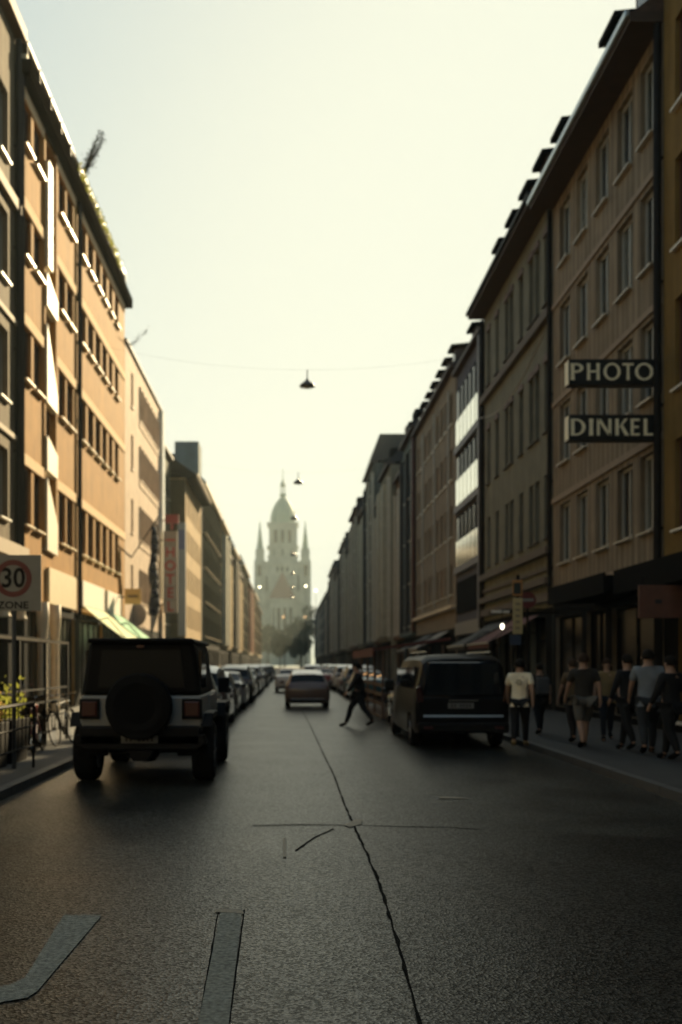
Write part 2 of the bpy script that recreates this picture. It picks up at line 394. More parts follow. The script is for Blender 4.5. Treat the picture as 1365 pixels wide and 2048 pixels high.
P_OR = plaster('plaster_orange', (.35, .185, .052), .18)
BEAM = M('pale_lintel', (.74, .56, .36), .95, .08, 3, spec=.05)
Aw = [(30.3, 31.3), (31.6, 32.65)]; Bw = [(35.0, 36.1), (36.3, 37.4)]
Cw = [(38.55, 39.75), (40.1, 41.3), (41.65, 42.85), (43.2, 44.3), (44.75, 45.75), (46.3, 47.3)]
L1 = building('orange_building', 'sunlit orange office building with pale sills and lintel bands on the left', 'L', LF, 29.8, 49.1, 19.40, P_OR,
              [(z0, z1, Aw + Bw + Cw, {'mull': 0}) for (z0, z1) in ((6.03, 7.8), (10.48, 12.1), (14.25, 15.65), (17.65, 19.0))] +
              [(5.6, 19.2, [(32.95, 34.4)], {'open': 1})] + [(.15, 3.4, [(30.2, 32.5), (35.1, 37.6), (38.6, 43.2), (43.9, 48.5)], {'panes': [GL[3]], 'fm': DARK, 'sill': None, 'mull': 3})],
              over=.0, eave_t=0, rise=0, rec=.13, frame=.045, sill=M('glossy_sill', (.72, .60, .40), .45, .05, 3), sillout=.15, fm=M('brown_frame', (.035, .016, .008), .4), panes=GLB,
              bands=[(z, .34, .05, yb) for z in (7.82, 12.12, 15.67, 19.02) for yb in ((29.85, 32.9), (34.45, 37.7), (38.2, 49.0))], band_m=BEAM, depth=13)
# stairwell strip: dark glass with white slanting spandrel blinds
MB().quad((-.5, 3.15, 5.6), (-.5, 4.6, 5.6), (-.5, 4.6, 19.2), (-.5, 3.15, 19.2)).build('stair_glass', glassm('stair_black', (.006, .005, .006), .2), L1, fix=False)
GLW = M('white_panel', (.62, .55, .41), .6, .04, 2, spec=.3)
MB().box(.002, .06, 2.95, 3.14, 5.6, 19.2).build('stair_jamb', P_OR, L1); MB().box(.002, .06, 4.61, 4.8, 5.6, 19.2).build('stair_jamb', P_OR, L1)
for (z0, zt, zn) in ((5.5, 7.9, 6.5), (8.15, 9.3, 8.9), (10.4, 13.0, 10.9), (13.6, 14.7, 14.2)):
    # lower edge z0, high edge near, lower far
    MB().prism([(3.14, z0), (4.62, z0 - .05), (4.62, zn), (3.14, zt)], -.12, .12, 'x').build('spandrel', GLW, L1)
MB().box(-.08, .16, 3.14, 3.7, 14.9, 18.4).build('spandrel', GLW, L1)
for y, z0 in ((8.25, 3.4), (-.02, 3.4)): down_pipe(L1, 'L', y + .05, z0, 19.4, .085)
# cornice, attic parapet and roof edge
MB().box(-.3, .34, 0, 19.7, 19.403, 19.86).build('cornice', M('matt_black', (.006, .005, .004), .95, spec=0), L1)
MB().box(-.3, .26, 0, 19.6, 19.863, 20.0).build('parapet', CREAM, L1)
MB().prism([(.16, 20.003), (.0, 20.86), (-12.9, 20.86), (-12.9, 20.003)], 0, 19.55, 'y').build('roof', M('matt_black', (.006, .005, .004)), L1)
MB().prism([(-.40, 20.863), (.06, 20.863), (.06, 20.95), (-.5, 20.97)], 0, 19.3, 'y').build('roof_cap', WHITE, L1)
for k in range(13): MB().box(.165, .21, .3 + 1.5 * k, .36 + 1.5 * k, 19.79, 20.6).build('rail_post', BLACKM, L1)
# ground floor fittings
BEI = M('beige_signboard', (.50, .40, .22), .6, .08, 6)
MB().box(0.003, .12, 3.4, 7.6, 3.75, 4.95).build('signboard', BEI, L1)
MB().box(0.003, .10, 8.9, 13.4, 4.0, 4.98).build('signboard', WHITE, L1); MB().box(0.003, .10, 14.2, 18.0, 4.0, 4.98).build('signboard', WHITE, L1)
for y in (1.55, 3.15):
    MB().lathe([(.17, 0), (.15, .2), (.14, 2.5), (.2, 3.0), (.2, 3.55)], (.35, y, .12), n=12).build('column', CREAM, L1, smooth=True)
# awnings
def fabric(name, col, mixf=.75):
    m, n, b = newmat(name); L = n.links.new
    df = n.nodes.new('ShaderNodeBsdfDiffuse'); tr = n.nodes.new('ShaderNodeBsdfTranslucent'); mx = n.nodes.new('ShaderNodeMixShader')
    df.inputs[0].default_value = (*col, 1); tr.inputs[0].default_value = (*col, 1); mx.inputs[0].default_value = mixf
    L(df.outputs[0], mx.inputs[1]); L(tr.outputs[0], mx.inputs[2]); L(mx.outputs[0], n.nodes['Material Output'].inputs[0]); return m
AWN = fabric('awning_fabric', (.86, .93, .66), .3); AWN2 = fabric('awning_fabric_green', (.60, .90, .66), .3)
def awning(label, y0, y1, x0, x1, z0, z1, mat, drop=.16):
    r = empty('awning', (x0, y0, z0)); tag(r, label, 'awning', 'slanting shop awnings')
    dxx = x1 - x0; dz_ = z1 - z0; v = MB(); n = 8
    for k in range(n):
        a, b = k / n, (k + 1) / n
        v.quad((dxx * a, 0, dz_ * a - .05 * math.sin(math.pi * a)), (dxx * a, y1 - y0, dz_ * a - .05 * math.sin(math.pi * a)),
               (dxx * b, y1 - y0, dz_ * b - .05 * math.sin(math.pi * b)), (dxx * b, 0, dz_ * b - .05 * math.sin(math.pi * b)))
    v.build('cloth', mat, r, fix=False, smooth=True)
    MB().box(dxx - .02, dxx + .03, 0, y1 - y0, dz_ - .04, dz_ + .02).build('front_bar', ZINC, r)
    nn = 14; v = MB()
    for k in range(nn):
        a, b = (y1 - y0) * k / nn, (y1 - y0) * (k + 1) / nn
        v.add([(dxx + .035, a, dz_), (dxx + .035, b, dz_), (dxx + .035, b, dz_ - drop), (dxx + .035, (a + b) / 2, dz_ - drop - .04), (dxx + .035, a, dz_ - drop)], [(0, 1, 2, 3, 4)])
    v.build('valance', mat, r, fix=False)
    for y in (.1, y1 - y0 - .1): MB().path([(0, y, -.7), (dxx * .55, y, -.45), (dxx, y, dz_ - .02)], .02).build('arm', BLACKM, r)
    return r
awning('pale glowing awning over the shop, nearer of the two on the orange building', 38.7, 43.3, -LF + .12, -6.3, 3.98, 2.66, AWN)
awning('pale green awning over the shop, farther of the two on the orange building', 43.9, 48.3, -LF + .12, -6.3, 3.98, 2.66, AWN2)

P_PK = plaster('plaster_pinkish', (.50, .385, .28), .15)
L2 = building('pink_building', 'pale pink apartment building with long window strips beyond the orange one', 'L', LF, 49.15, 63.9, 17.7, P_PK,
              [(z, z + 1.75, [(51.1, 51.8)] + [(54.1 + 1.12 * k, 55.05 + 1.12 * k) for k in range(7)]) for z in (5.1, 8.5, 11.8, 15.0)] +
              [(.4, 3.2, [(49.8, 53), (54, 58), (59, 63)], {'panes': [GL[3]], 'fm': DARK})],
              over=.12, eave_t=.12, rise=.5, run=2, rec=.16, fm=M('tan_frame', (.22, .15, .10), .5), panes=[GLB[0], GLB[1], GL[2]], pane_w=[3, 3, 1], sill=M('pink_sill', (.6, .46, .33), .6), sillout=.07,
              bands=[(z - .45, .3, .04, (53.8, 62.3)) for z in (5.1, 8.5, 11.8, 15.0)], band_m=P_PK)
for z in (5.1, 8.5, 11.8, 15.0):
    for k in range(8): MB().box(.0, .09, 54.1 - 49.15 + 1.12 * k - .13, 54.1 - 49.15 + 1.12 * k - .04, z, z + 1.75).build('fin', P_PK, L2)
MB().box(.003, .22, 13.1, 14.1, 5.8, 17.6).build('corner_pilaster', M('glazed_white', (.85, .82, .70), .2), L2)
MB().box(.003, .22, 13.1, 14.1, .12, 5.5).build('corner_pilaster', P_PK, L2)
P_GRY = plaster('plaster_grey_side', (.10, .10, .075), .2)
L3 = building('set_back_building', 'narrow grey building set back behind the hotel sign', 'L', 9.3, 63.95, 77.95, 17.6, P_GRY,
              [(z, z + 1.7, cols(64, 78, 6, 1.2)) for z in (4.8, 8.0, 11.2, 14.4)], rise=2, run=4, sill=WHITE, panes=GL, over=.3)
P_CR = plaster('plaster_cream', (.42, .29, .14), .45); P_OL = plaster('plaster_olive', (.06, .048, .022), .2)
L4 = building('cream_building', 'cream building with a broad dark overhanging roof left of the street', 'L', LF, 78.0, 92.0, 16.3, P_CR,
              [(z, z + 1.8, cols(78.3, 91.8, 7, .8, .4), {'frame': .05, 'mull': 0}) for z in (4.6, 7.6, 10.6, 13.5)] + [(.3, 3.1, cols(78, 92, 3, 3.6), {'panes': [GL[3]], 'fm': DARK})],
              over=.85, eave_t=.35, eave_m=DARK, rise=3.0, run=3.5, roof_m=DARK, rec=.1, panes=[GLB[1], GL[2]], fm=CREAM, depth=12, gutter=CREAM)
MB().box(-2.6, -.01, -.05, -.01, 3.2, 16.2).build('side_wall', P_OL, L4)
P_BG = plaster('plaster_blue_grey', (.13, .165, .17), .15); P_DK = plaster('plaster_grey_shaded', (.018, .020, .018), .3, rough=1, spec=0)  # front wall: shade put into the near-black plaster colour
L5 = building('dark_flat_building', 'tall blue grey building with flat roof and dark front left of the street', 'L', LF, 93.5, 117, 18.6, P_DK,
              [(z, z + 1.9, cols(94, 117, 12, 1.1)) for z in (4.4, 7.7, 11.0, 14.3)] + [(.3, 3.2, cols(94, 117, 5, 3.4), {'panes': [GL[3]], 'fm': DARK})],
              over=.35, eave_t=.3, eave_m=CREAM, rise=2.6, run=2.5, rec=.15, panes=[GL[0], GL[1], GL[3]], sill=CREAM, sillout=.25, fm=M('grey_frame2', (.2, .2, .18), .5))
MB().box(-2.6, -.35, -.2, 3, 18.9, 22.6).build('stair_tower', P_BG, L5)
MB().box(-2.6, -.02, -.25, -.02, 3, 18.9).build('side_wall', P_BG, L5)
specsL = [(117.2, 130, 20.8, (.30, .29, .23), 'light grey building with narrow bays, first beyond the dark flat-roofed one on the left'),
          (130.2, 141, 18.8, (.33, .24, .12), 'tan building with warm lit piers, left side in mid distance'),
          (141.2, 156, 20.4, (.14, .12, .09), 'brown building with steep roof on the left in mid distance'),
          (156.2, 172, 18.9, (.42, .31, .17), 'yellowish building with sunlit front far down the left side'),
          (172.2, 198, 21.2, (.12, .11, .09), 'dark roofed building far down the left side'),
          (198.2, 226, 20.6, (.40, .21, .14), 'reddish building far down the left side'),
          (226.2, 256, 20.2, (.45, .35, .24), 'pale building far down the left side before the last'),
          (256.2, 300, 19.0, (.30, .22, .16), 'last building on the left before the church')]
for i, (a, b, h, c, lab) in enumerate(specsL):
    p = plaster('plaster_left_shaded_%d' % i, tuple(x * (.12, .14, .3, .1, .4, .25, .2, .2)[i] for x in c), .35, rough=1, spec=0); nn = int((b - a) / 2.6)  # shade on the row put into the walls by scaling colours down
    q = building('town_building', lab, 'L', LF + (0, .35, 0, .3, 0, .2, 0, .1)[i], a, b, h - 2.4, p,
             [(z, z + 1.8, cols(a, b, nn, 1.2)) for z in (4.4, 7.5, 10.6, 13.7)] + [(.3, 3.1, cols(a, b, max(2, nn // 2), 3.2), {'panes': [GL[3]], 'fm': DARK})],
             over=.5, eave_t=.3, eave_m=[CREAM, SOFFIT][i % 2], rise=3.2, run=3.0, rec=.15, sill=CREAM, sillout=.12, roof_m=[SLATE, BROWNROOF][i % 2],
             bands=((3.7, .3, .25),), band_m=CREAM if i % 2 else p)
    MB().box(-3.2, -2.2, (b - a) - 1.4, (b - a) - .4, h + .2, h + 2.6).build('chimney', REDB, q)
    for k in range(max(2, int((b - a) / 4.5))): MB().prism([(-.2, h - 2.1), (-.2, h - .5), (-3.0, h - .1), (-3.0, h - 2.1)], 1.2 + 4.4 * k, 2.6 + 4.4 * k, 'y').build('dormer', DARK, q)
    if i in (0, 1, 2, 3, 5):   # oriel bay, sunlight put into its paler plaster
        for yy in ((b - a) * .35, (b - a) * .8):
            MB().box(0.002, .55, yy - 1.1, yy + 1.1, 4.0, h - 3.4).build('bay', plaster('plaster_bay_sunlit_%d' % i, tuple(min(.6, x * 1.3) for x in c), .2), q)

# ---- right side, nearest first
P_OC = plaster('plaster_ochre', (.20, .13, .045), .2)
R0 = building('ochre_building', 'ochre yellow building at the right edge of the street', 'R', RF, 14.0, 24.15, 19.3, P_OC,
              [(z, z + 2.1, [(22.0, 23.45), (19.2, 20.6), (16, 17.3)]) for z in (4.9, 8.2, 11.5, 14.8)] + [(.4, 3.4, cols(14, 24, 3, 2.6), {'panes': [GL[3]], 'fm': DARK})],
              over=.6, eave_t=.3, rise=4, rec=.15, panes=GLR, fm=M('dark_red_frame', (.10, .04, .03), .5), sill=WHITE, bands=((3.9, .25, .3),), band_m=DARK, gf=(4.1, DARK))
P_R1 = plaster('plaster_brown_grey', (.275, .225, .16), .3, stripe=.28)
c1 = [(24.75, 25.75), (26.35, 27.55), (28.3, 29.5), (30.3, 31.5), (32.2, 33.4)]
FRR = M('frame_grey_white', (.36, .36, .32), .5, .1, 4)
R1 = building('brown_grey_building', 'brown grey apartment building with paired windows behind the projecting shop signs', 'R', RF, 24.2, 34.25, 17.35, P_R1,
              [(z, z + 1.95, c1, {'mull': 1}) for z in (5.1, 8.42, 11.75, 15.05)] + [(.3, 3.3, [(24.8, 28), (28.6, 30.4), (30.9, 33.9)], {'panes': [GL[3]], 'fm': DARK, 'sill': None})],
              over=.8, eave_t=.25, rise=5, run=5.5, rec=.16, fm=FRR, frame=.09, panes=GLR, pane_w=[4, 3, 2], sill=M('sill_stone', (.40, .36, .28), .45), sillout=.13, gutter=ZINC, gf=(4.08, DARK),
              bands=[(z, .16, .06) for z in (10.5, 13.85)] + [(7.2, .18, .07), (4.1, .2, .12)], band_m=M('moulding_brown', (.26, .20, .14), .8, .1, 3), roof_m=BROWNROOF)
down_pipe(R1, 'R', .05, 3.2, 17.3, .1, .12)
P_R2 = plaster('plaster_green_grey', (.18, .18, .14), .25)
c2 = [(34.75, 35.45), (36.1, 36.8), (37.0, 37.7), (38.6, 39.3), (40.3, 41.0), (41.2, 41.9), (43.1, 43.8), (44.9, 45.6)]
R2 = building('green_grey_building', 'older grey green building with string courses and narrow windows, third on the right', 'R', RF, 34.3, 46.35, 17.75, P_R2,
              [(14.45, 16.9, c2), (9.95, 12.4, c2), (6.2, 8.4, c2), (.3, 3.4, cols(34.4, 46.2, 4, 2.2), {'panes': [GL[3]], 'fm': DARK, 'sill': None})],
              over=.75, eave_t=.25, rise=5, run=5.5, rec=.22, fm=REDB, panes=GLR, mull=0, trans=1, sill=M('sill_dark', (.08, .07, .05), .7), sillout=.12, roof_m=BROWNROOF, gutter=PIPE,
              bands=((13.75, .3, .22), (5.55, .25, .25), (5.0, .12, .1), (4.5, .22, .28), (3.9, .3, .18)), band_m=M('string_course', (.10, .08, .06), .8, .15, 4))
down_pipe(R2, 'R', .06, 3.8, 17.7, .08); down_pipe(R2, 'R', 12.0, 3.8, 17.7, .08)
for c in c2:   # little arches over the top windows
    for z in (16.9, 12.4):
        MB().prism([(c[0] - R2.location.y - .08, z), (c[1] - R2.location.y + .08, z), (c[1] - R2.location.y, z + .2), ((c[0] + c[1]) / 2 - R2.location.y, z + .3), (c[0] - R2.location.y, z + .2)], -.05, -.003, 'x').build('window_arch', REDB, R2)
P_R3 = plaster('plaster_slate_grey', (.10, .10, .115), .12)
R3 = building('glazed_building', 'modern grey building with bright mirror glazed bands on the right', 'R', RF + .05, 46.4, 54.1, 17.3, P_R3,
              [], over=.3, eave_t=.2, rise=3.5, run=5, rec=.2, roof_m=SLATE)
MIR = M('mirror_glazing', (.90, .87, .76), .10, .0, metal=1)
for (za, zb, zc) in ((13.35, 14.8, 16.4), (10.15, 11.6, 12.85), (6.9, 8.3, 9.6)):
    MB().box(-.04, -.005, .9, 7.5, zb, zc).build('window_band', DARK, R3)
    for k in range(6):
        y = .9 + k * 1.1
        p = MB().box(-.10, -.045, y + .03, y + 1.07, za + .02, zb - .02).build('mirror_pane', MIR, R3)
        MB().quad((-.045, y + .05, zb + .05), (-.045, y + 1.05, zb + .05), (-.045, y + 1.05, zc - .05), (-.045, y + .05, zc - .05)).build('window_pane', GLR[2], R3, fix=False)
        MB().box(-.11, -.04, y - .02, y + .02, za, zc).build('mullion', DARK, R3)
    MB().box(-.2, -.003, .6, 7.62, za - .35, za).build('floor_slab', M('slab_grey', (.16, .16, .17), .6, .1, 4), R3)
MB().box(-.06, -.003, .9, 7.5, 4.4, 6.1).build('window_band', DARK, R3)
MB().box(-.25, -.003, .2, .55, 3.4, 17.2).build('pilaster', M('slab_grey', (.16, .16, .17)), R3); down_pipe(R3, 'R', .02, 3.4, 17.3, .09, .2)
MB().box(-.15, -.003, .5, 7.5, 3.25, 3.9).build('signboard', M('sign_grey', (.17, .17, .16), .5), R3)
P_R4 = plaster('plaster_sand', (.235, .19, .135), .2); PO = M('orange_infill', (.30, .165, .08), .7, .15, 4)
R4 = building('panelled_building', 'sand coloured building with orange panels and rows of tiny awnings, right side', 'R', RF, 54.15, 71.2, 17.9, P_R4,
              [(z, z + 1.7, cols(54.3, 71, 9, 1.1, .5)) for z in (5.6, 8.8, 12.0, 15.1)], over=.35, eave_t=.2, rise=2.5, run=5, rec=.1, fm=P_R4, panes=[PO, GLR[1], P_R4], pane_w=[3, 2, 2], sill=M('pale_sill', (.6, .55, .42), .35), sillout=.1,
              bands=((4.75, .2, .3),), band_m=CREAM)
for y in (2.2, 7.6, 13.0): MB().box(-.08, -.003, y, y + .35, 5.2, 17.2).build('pilaster', M('pilaster_grey', (.27, .26, .22), .7), R4)
down_pipe(R4, 'R', 17.0, 4, 17.9, .15, .2, M('oxblood_pipe', (.05, .012, .01), .5))
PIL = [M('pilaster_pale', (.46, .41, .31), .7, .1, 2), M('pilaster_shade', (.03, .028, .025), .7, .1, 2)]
specsR = [(71.25, 79, 18.6, (.13, .16, .15), 'bluish green building with lower roof on the right in mid distance', 3),
          (79.2, 87, 17.4, (.20, .11, .055), 'brown building between paler ones on the right', 3.2),
          (87.2, 96, 19.2, (.25, .225, .165), 'pale grey building with tall bays on the right', 3),
          (96.2, 105.8, 18.2, (.15, .085, .05), 'russet building just before the tallest one on the right', 3.4),
          (106, 118, 23.2, (.12, .12, .10), 'tallest dark roofed building on the right with a flat gable', 2.8),
          (118.2, 131, 21.0, (.27, .245, .18), 'pale building beyond the tallest one on the right', 3.2),
          (131.2, 144, 22.2, (.12, .08, .055), 'dark brown building far down the right side', 2.4),
          (144.2, 160, 19.6, (.22, .20, .15), 'beige building far down the right side', 3.6),
          (160.2, 178, 21.4, (.09, .085, .07), 'dark building far down the right side', 2.4),
          (178.2, 200, 19.4, (.25, .23, .18), 'light building far down the right side', 3.0),
          (200.2, 222, 21.0, (.13, .10, .07), 'brownish tall building near the end of the right row', 2.4),
          (222.2, 248, 18.6, (.18, .18, .15), 'low grey building near the far end on the right', 2.8),
          (248.2, 345, 18.0, (.10, .10, .09), 'last building on the right before the church', 2.0)]
for i, (a, b, h, c, lab, ri) in enumerate(specsR):
    p = plaster('plaster_right_%d' % i, c, .45); nn = int((b - a) / 2.5)
    q = building('town_building', lab, 'R', RF + (0, .35, -.15, .3, 0, .4, -.1, .3, 0, .35, -.1, .25, 0)[i], a, b, h, p,
             [(z, z + 1.9, cols(a, b, nn, 1.2)) for z in ([4.6, 7.8, 11, 14.2] + ([17.4, 20.4] if h > 22.5 else []) + ([17.3] if 20 < h <= 22.5 else []))] + [(.3, 3.2, cols(a, b, max(2, nn // 2), 3.0), {'panes': [GL[3]], 'fm': DARK})],
             over=.4, eave_t=.25, rise=ri, run=(2.6 if i != 4 else .6), rec=.15, sill=M('pale_sill', (.6, .55, .42)), fm=FRR, panes=GLR + [GL[3]], roof_m=[SLATE, BROWNROOF][i % 2],
             bands=((3.8, .3, .3), (h - 1, .2, .15)), band_m=p)
    if i in (2, 5, 7, 9):
        for yy in ((b - a) * .3, (b - a) * .75):
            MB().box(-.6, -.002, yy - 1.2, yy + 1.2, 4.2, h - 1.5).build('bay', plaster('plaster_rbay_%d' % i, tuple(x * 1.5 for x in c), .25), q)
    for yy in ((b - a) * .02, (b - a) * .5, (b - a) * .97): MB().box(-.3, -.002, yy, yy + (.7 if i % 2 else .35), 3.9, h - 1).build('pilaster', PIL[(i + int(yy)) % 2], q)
    MB().box(2.2, 3.2, (b - a) - 1.2, (b - a) - .3, h + ri * .5, h + ri + 2.2).build('chimney', REDB, q)
    # dormers
    for k in range(max(2, int((b - a) / 5))):
        yy = 2 + k * (b - a - 4) / max(1, int((b - a) / 5) - 1)
        if i != 4: MB().prism([(.1, h + .28), (.1, h + 1.7), (3.2, h + 2.1), (3.2, h + .28)], yy - .8, yy + .8, 'y').build('dormer', DARK, q)
# dormers on the nearer right roofs: dark box with cap
def dormer(root, y, z, d=.9, w=1.3, h=1.7, mat=SOFFIT, out=.25):
    r = MB(); r.prism([(d, z), (d, z + h), (d + 3.2, z + h + .3), (d + 3.2, z)], y - w/2, y + w/2, 'y')
    o = r.build('dormer', mat, root)
    MB().prism([(d - out, z + h - .02), (d - out, z + h + .14), (d + 3.2, z + h + .5), (d + 3.2, z + h + .305), (d + .01, z + h + .003)], y - w/2 - .15, y + w/2 + .15, 'y').build('dormer_roof', DARK, o)
    MB().quad((d - .01, y - w/2 + .15, z + .5), (d - .01, y + w/2 - .15, z + .5), (d - .01, y + w/2 - .15, z + h - .15), (d - .01, y - w/2 + .15, z + h - .15)).build('dormer_window', GL[1], o, fix=False)
for y in (1.2, 3.4, 8.6): dormer(R1, y, 17.65, -.05, 1.1, 1.6)
for y in (1.0, 3.2, 5.6, 8.2): dormer(R2, y, 18.0, -.05, 1.1, 1.5)
for y in (1.6, 4.4): dormer(R3, y, 17.5, .3, 1.1, 1.3)
for k in range(7): dormer(R4, 1.3 + 2.4 * k, 18.1, .1, 1.0, 1.1)
# chimneys / roof hatch
MB().box(1.6, 2.8, 15, 15.9, 18.2, 20.6).build('chimney', REDB, R4)

# ---- the street goes on behind the viewpoint
for k, (side, F, a, b, h, c, lab) in enumerate([('L', LF, -28, 6, 19, (.28, .24, .17), 'beige building opposite the corner on the near left side of the crossing'), ('L', LF, -70, -28.2, 20, (.25, .2, .15), 'long plain building behind the viewpoint on the left'),
        ('R', RF, -20, 13.9, 19, (.24, .2, .15), 'building beside the ochre one, right next to the viewpoint'), ('R', RF, -70, -20.2, 20, (.25, .22, .18), 'long plain building behind the viewpoint on the right')]):
    building('town_building', lab, side, F, a, b, h, plaster('plaster_rear_%d' % k, c), [(z, z + 1.9, cols(a, b, int((b - a) / 3), 1.3)) for z in (4.6, 8, 11.3, 14.6)] + [(.3, 3.2, cols(a, b, 6, 3.5))], fm=FRR, sill=CREAM)
eb = empty('end_building', (0, -84, 0)); tag(eb, 'broad building closing the street behind the viewpoint', 'building')
MB().box(-30, 30, 0, 12, 0, 21).build('wall', plaster('plaster_end', (.24, .2, .15)), eb); MB().prism([(-.4, 21.003), (12.4, 21.003), (6, 25)], -30.3, 30.3, 'x').build('roof', BROWNROOF, eb)
wm_ = MB().box(-.6, .6, 12.003, 12.05, 0, 1.9).mesh('window', GL[0])
for i in range(10):
    for z in (1.2, 5, 8.4, 11.8, 15.2): inst('window', wm_, eb, (-13.5 + 3 * i, 0, z))

# ---- projecting signs PHOTO / DINKEL
def glyph(ch):
    v, h = .20, .13   # heavy uprights, lighter bars, flared ends
    P = lambda *p: list(p)
    if ch == 'I': return [P((0, 0), (v, 0), (v - .02, .5), (v, 1), (0, 1), (.02, .5))], .2
    if ch == 'H': return [P((0, 0), (.2, 0), (.18, .5), (.2, 1), (0, 1), (.02, .5)), P((.18, .45), (.57, .45), (.57, .57), (.18, .57)), P((.55, 0), (.75, 0), (.73, .5), (.75, 1), (.55, 1), (.57, .5))], .75
    if ch == 'T': return [P((.26, 0), (.46, 0), (.44, .5), (.45, .9), (.27, .9), (.28, .5)), P((0, .87), (.72, .87), (.73, 1), (-.01, 1))], .72
    if ch == 'E': return [P((0, 0), (.19, 0), (.19, 1), (0, 1)), P((.19, 0), (.56, 0), (.58, .13), (.19, .12)), P((.19, .45), (.5, .44), (.5, .58), (.19, .57)), P((.19, .88), (.57, .87), (.56, 1), (.19, 1))], .58
    if ch == 'L': return [P((0, 0), (.2, 0), (.19, 1), (0, 1)), P((.19, 0), (.58, 0), (.6, .15), (.19, .12))], .6
    if ch == 'N': return [P((0, 0), (.15, 0), (.14, 1), (0, 1)), P((.62, 0), (.78, 0), (.78, 1), (.63, 1)), P((.0, 1), (.2, 1), (.78, 0), (.6, 0))], .78
    if ch == 'K': return [P((0, 0), (.2, 0), (.19, 1), (0, 1)), P((.16, .45), (.52, 1), (.7, 1), (.32, .5)), P((.26, .56), (.42, .66), (.78, 0), (.55, 0))], .78
    def ring(cx, cy, rx, ry, tx, ty, a0, a1, n=20):
        out_ = []
        for k in range(n):
            t0, t1 = a0 + (a1 - a0) * k / n, a0 + (a1 - a0) * (k + 1) / n
            o = lambda t: (cx + rx * math.cos(t), cy + ry * math.sin(t)); i = lambda t: (cx + (rx - tx) * math.cos(t), cy + (ry - ty) * math.sin(t))
            out_.append([o(t0), o(t1), i(t1), i(t0)])
        return out_
    if ch == 'O': return ring(.5, .5, .5, .52, .17, .12, 0, 2 * math.pi, 28), 1.0
    if ch == 'P': return [P((0, 0), (.2, 0), (.18, .5), (.2, 1), (0, 1), (.02, .5))] + ring(.27, .72, .36, .28, .17, .11, -math.pi/2, math.pi/2, 12) + [P((.18, .44), (.27, .44), (.27, .55), (.18, .55)), P((.18, .89), (.27, .89), (.27, 1), (.18, 1))], .63
    if ch == 'D': return [P((0, 0), (.2, 0), (.2, 1), (0, 1))] + ring(.28, .5, .52, .5, .19, .11, -math.pi/2, math.pi/2, 14) + [P((.2, 0), (.28, 0), (.28, .11), (.2, .11)), P((.2, .89), (.28, .89), (.28, 1), (.2, 1))], .8
LET = M('cream_letter', (.85, .78, .55), .5, .08, 8)
def shop_sign(label, word, z0, z1, xl=6.86, xr=9.0, Y=24.35, spans=None):
    r = empty('shop_sign', (xl, Y, z0)); tag(r, label, 'sign')
    Wd, Hh = xr - xl, z1 - z0
    MB().box(0, Wd, 0, .34, 0, Hh).build('sign_box', M('sign_black', (.0035, .005, .005), .45), r, bevel=.01)
    MB().box(-.016, -.002, .02, .33, .02, Hh - .02).build('edge_strip', LET, r)
    MB().box(Wd, Wd + .12, .1, .16, .08, .13).box(Wd, Wd + .12, .1, .16, Hh - .13, Hh - .08).build('bracket', BLACKM, r)
    hh = .41; by = (Hh - hh) / 2
    for ch, x0, x1 in zip(word, spans[::2], spans[1::2]):
        polys, wd = glyph(ch); k = (x1 - x0) / wd; v = MB()
        for p in polys: v.prism([(x0 + q[0] * k, by + q[1] * hh) for q in p], -.022, -.004, 'y')
        v.build('letter', LET, r)
sx = lambda px: (px - 289) / (1437 / 300.0) / FP * 24.35    # measured letter edges -> metres
shop_sign('upper black projecting sign with cream letters PHOTO', 'PHOTO', zat(769, 24.35), zat(718, 24.35), spans=[sx(q) for q in (302, 425, 458, 582, 618, 780, 800, 905, 918, 1095)])
shop_sign('lower black projecting sign with cream letters DINKEL', 'DINKEL', zat(880, 24.35), zat(829, 24.35), spans=[sx(q) for q in (305, 445, 478, 520, 555, 692, 730, 862, 878, 965, 1003, 1100)])

# ------------------------------------------------------------------ church
STONE = M('church_stone', (.44, .44, .36), .9, .2, .25, streak=.3); COPPER = M('copper_dome', (.20, .28, .21), .7, .2, .3)
CY = 471.0; SCH = FP / CY
def cx(px): return (px - VX) / SCH
ch = empty('church', (cx(566), CY, 0)); tag(ch, 'large hazy church with domed tower and two slim spires closing the street', 'church')
c0 = cx(566)
def cbx(x0, x1, y0, y1, zt, zb, name='wall', mat=STONE): return MB().box(cx(x0) - c0, cx(x1) - c0, y0, y1, zat(zb, CY), zat(zt, CY)).build(name, mat, ch)
def rng(n): return [2 * math.pi * k / n for k in range(n)]
cbx(525, 607, 5, 40, 1120, 1322, 'nave'); cbx(513, 620, 8, 26, 1125, 1328.0 + 3, 'transept')
cbx(536, 596, 6, 20, 1110, 1125, 'tower_base'); cbx(538, 594, 6.5, 19.5, 1044, 1110, 'tower')
cbx(534, 598, 6.2, 20, 1041, 1045, 'cornice'); cbx(534, 598, 6.2, 20, 1088, 1092, 'cornice'); cbx(525, 607, 4.6, 6, 1124, 1128, 'cornice')
for x in (538, 590): cbx(x, x + 5, 5.8, 6.8, 1048, 1124, 'buttress')
for x in (548, 562, 576): cbx(x, x + 7, 6.2, 6.6, 1056, 1082, 'belfry_window', M('church_dark', (.03, .03, .025), .9))
zc = zat(1042, CY)
prof = [(6.2, 0), (6.15, 2), (6.0, 4), (5.4, 6.5), (4.5, 8.8), (3.2, 11), (1.9, 12.6), (1.2, 13.4), (1.7, 14.6), (1.3, 15.2)]
MB().lathe(prof, (0, 13, zc), n=12).build('dome', COPPER, ch, smooth=False)
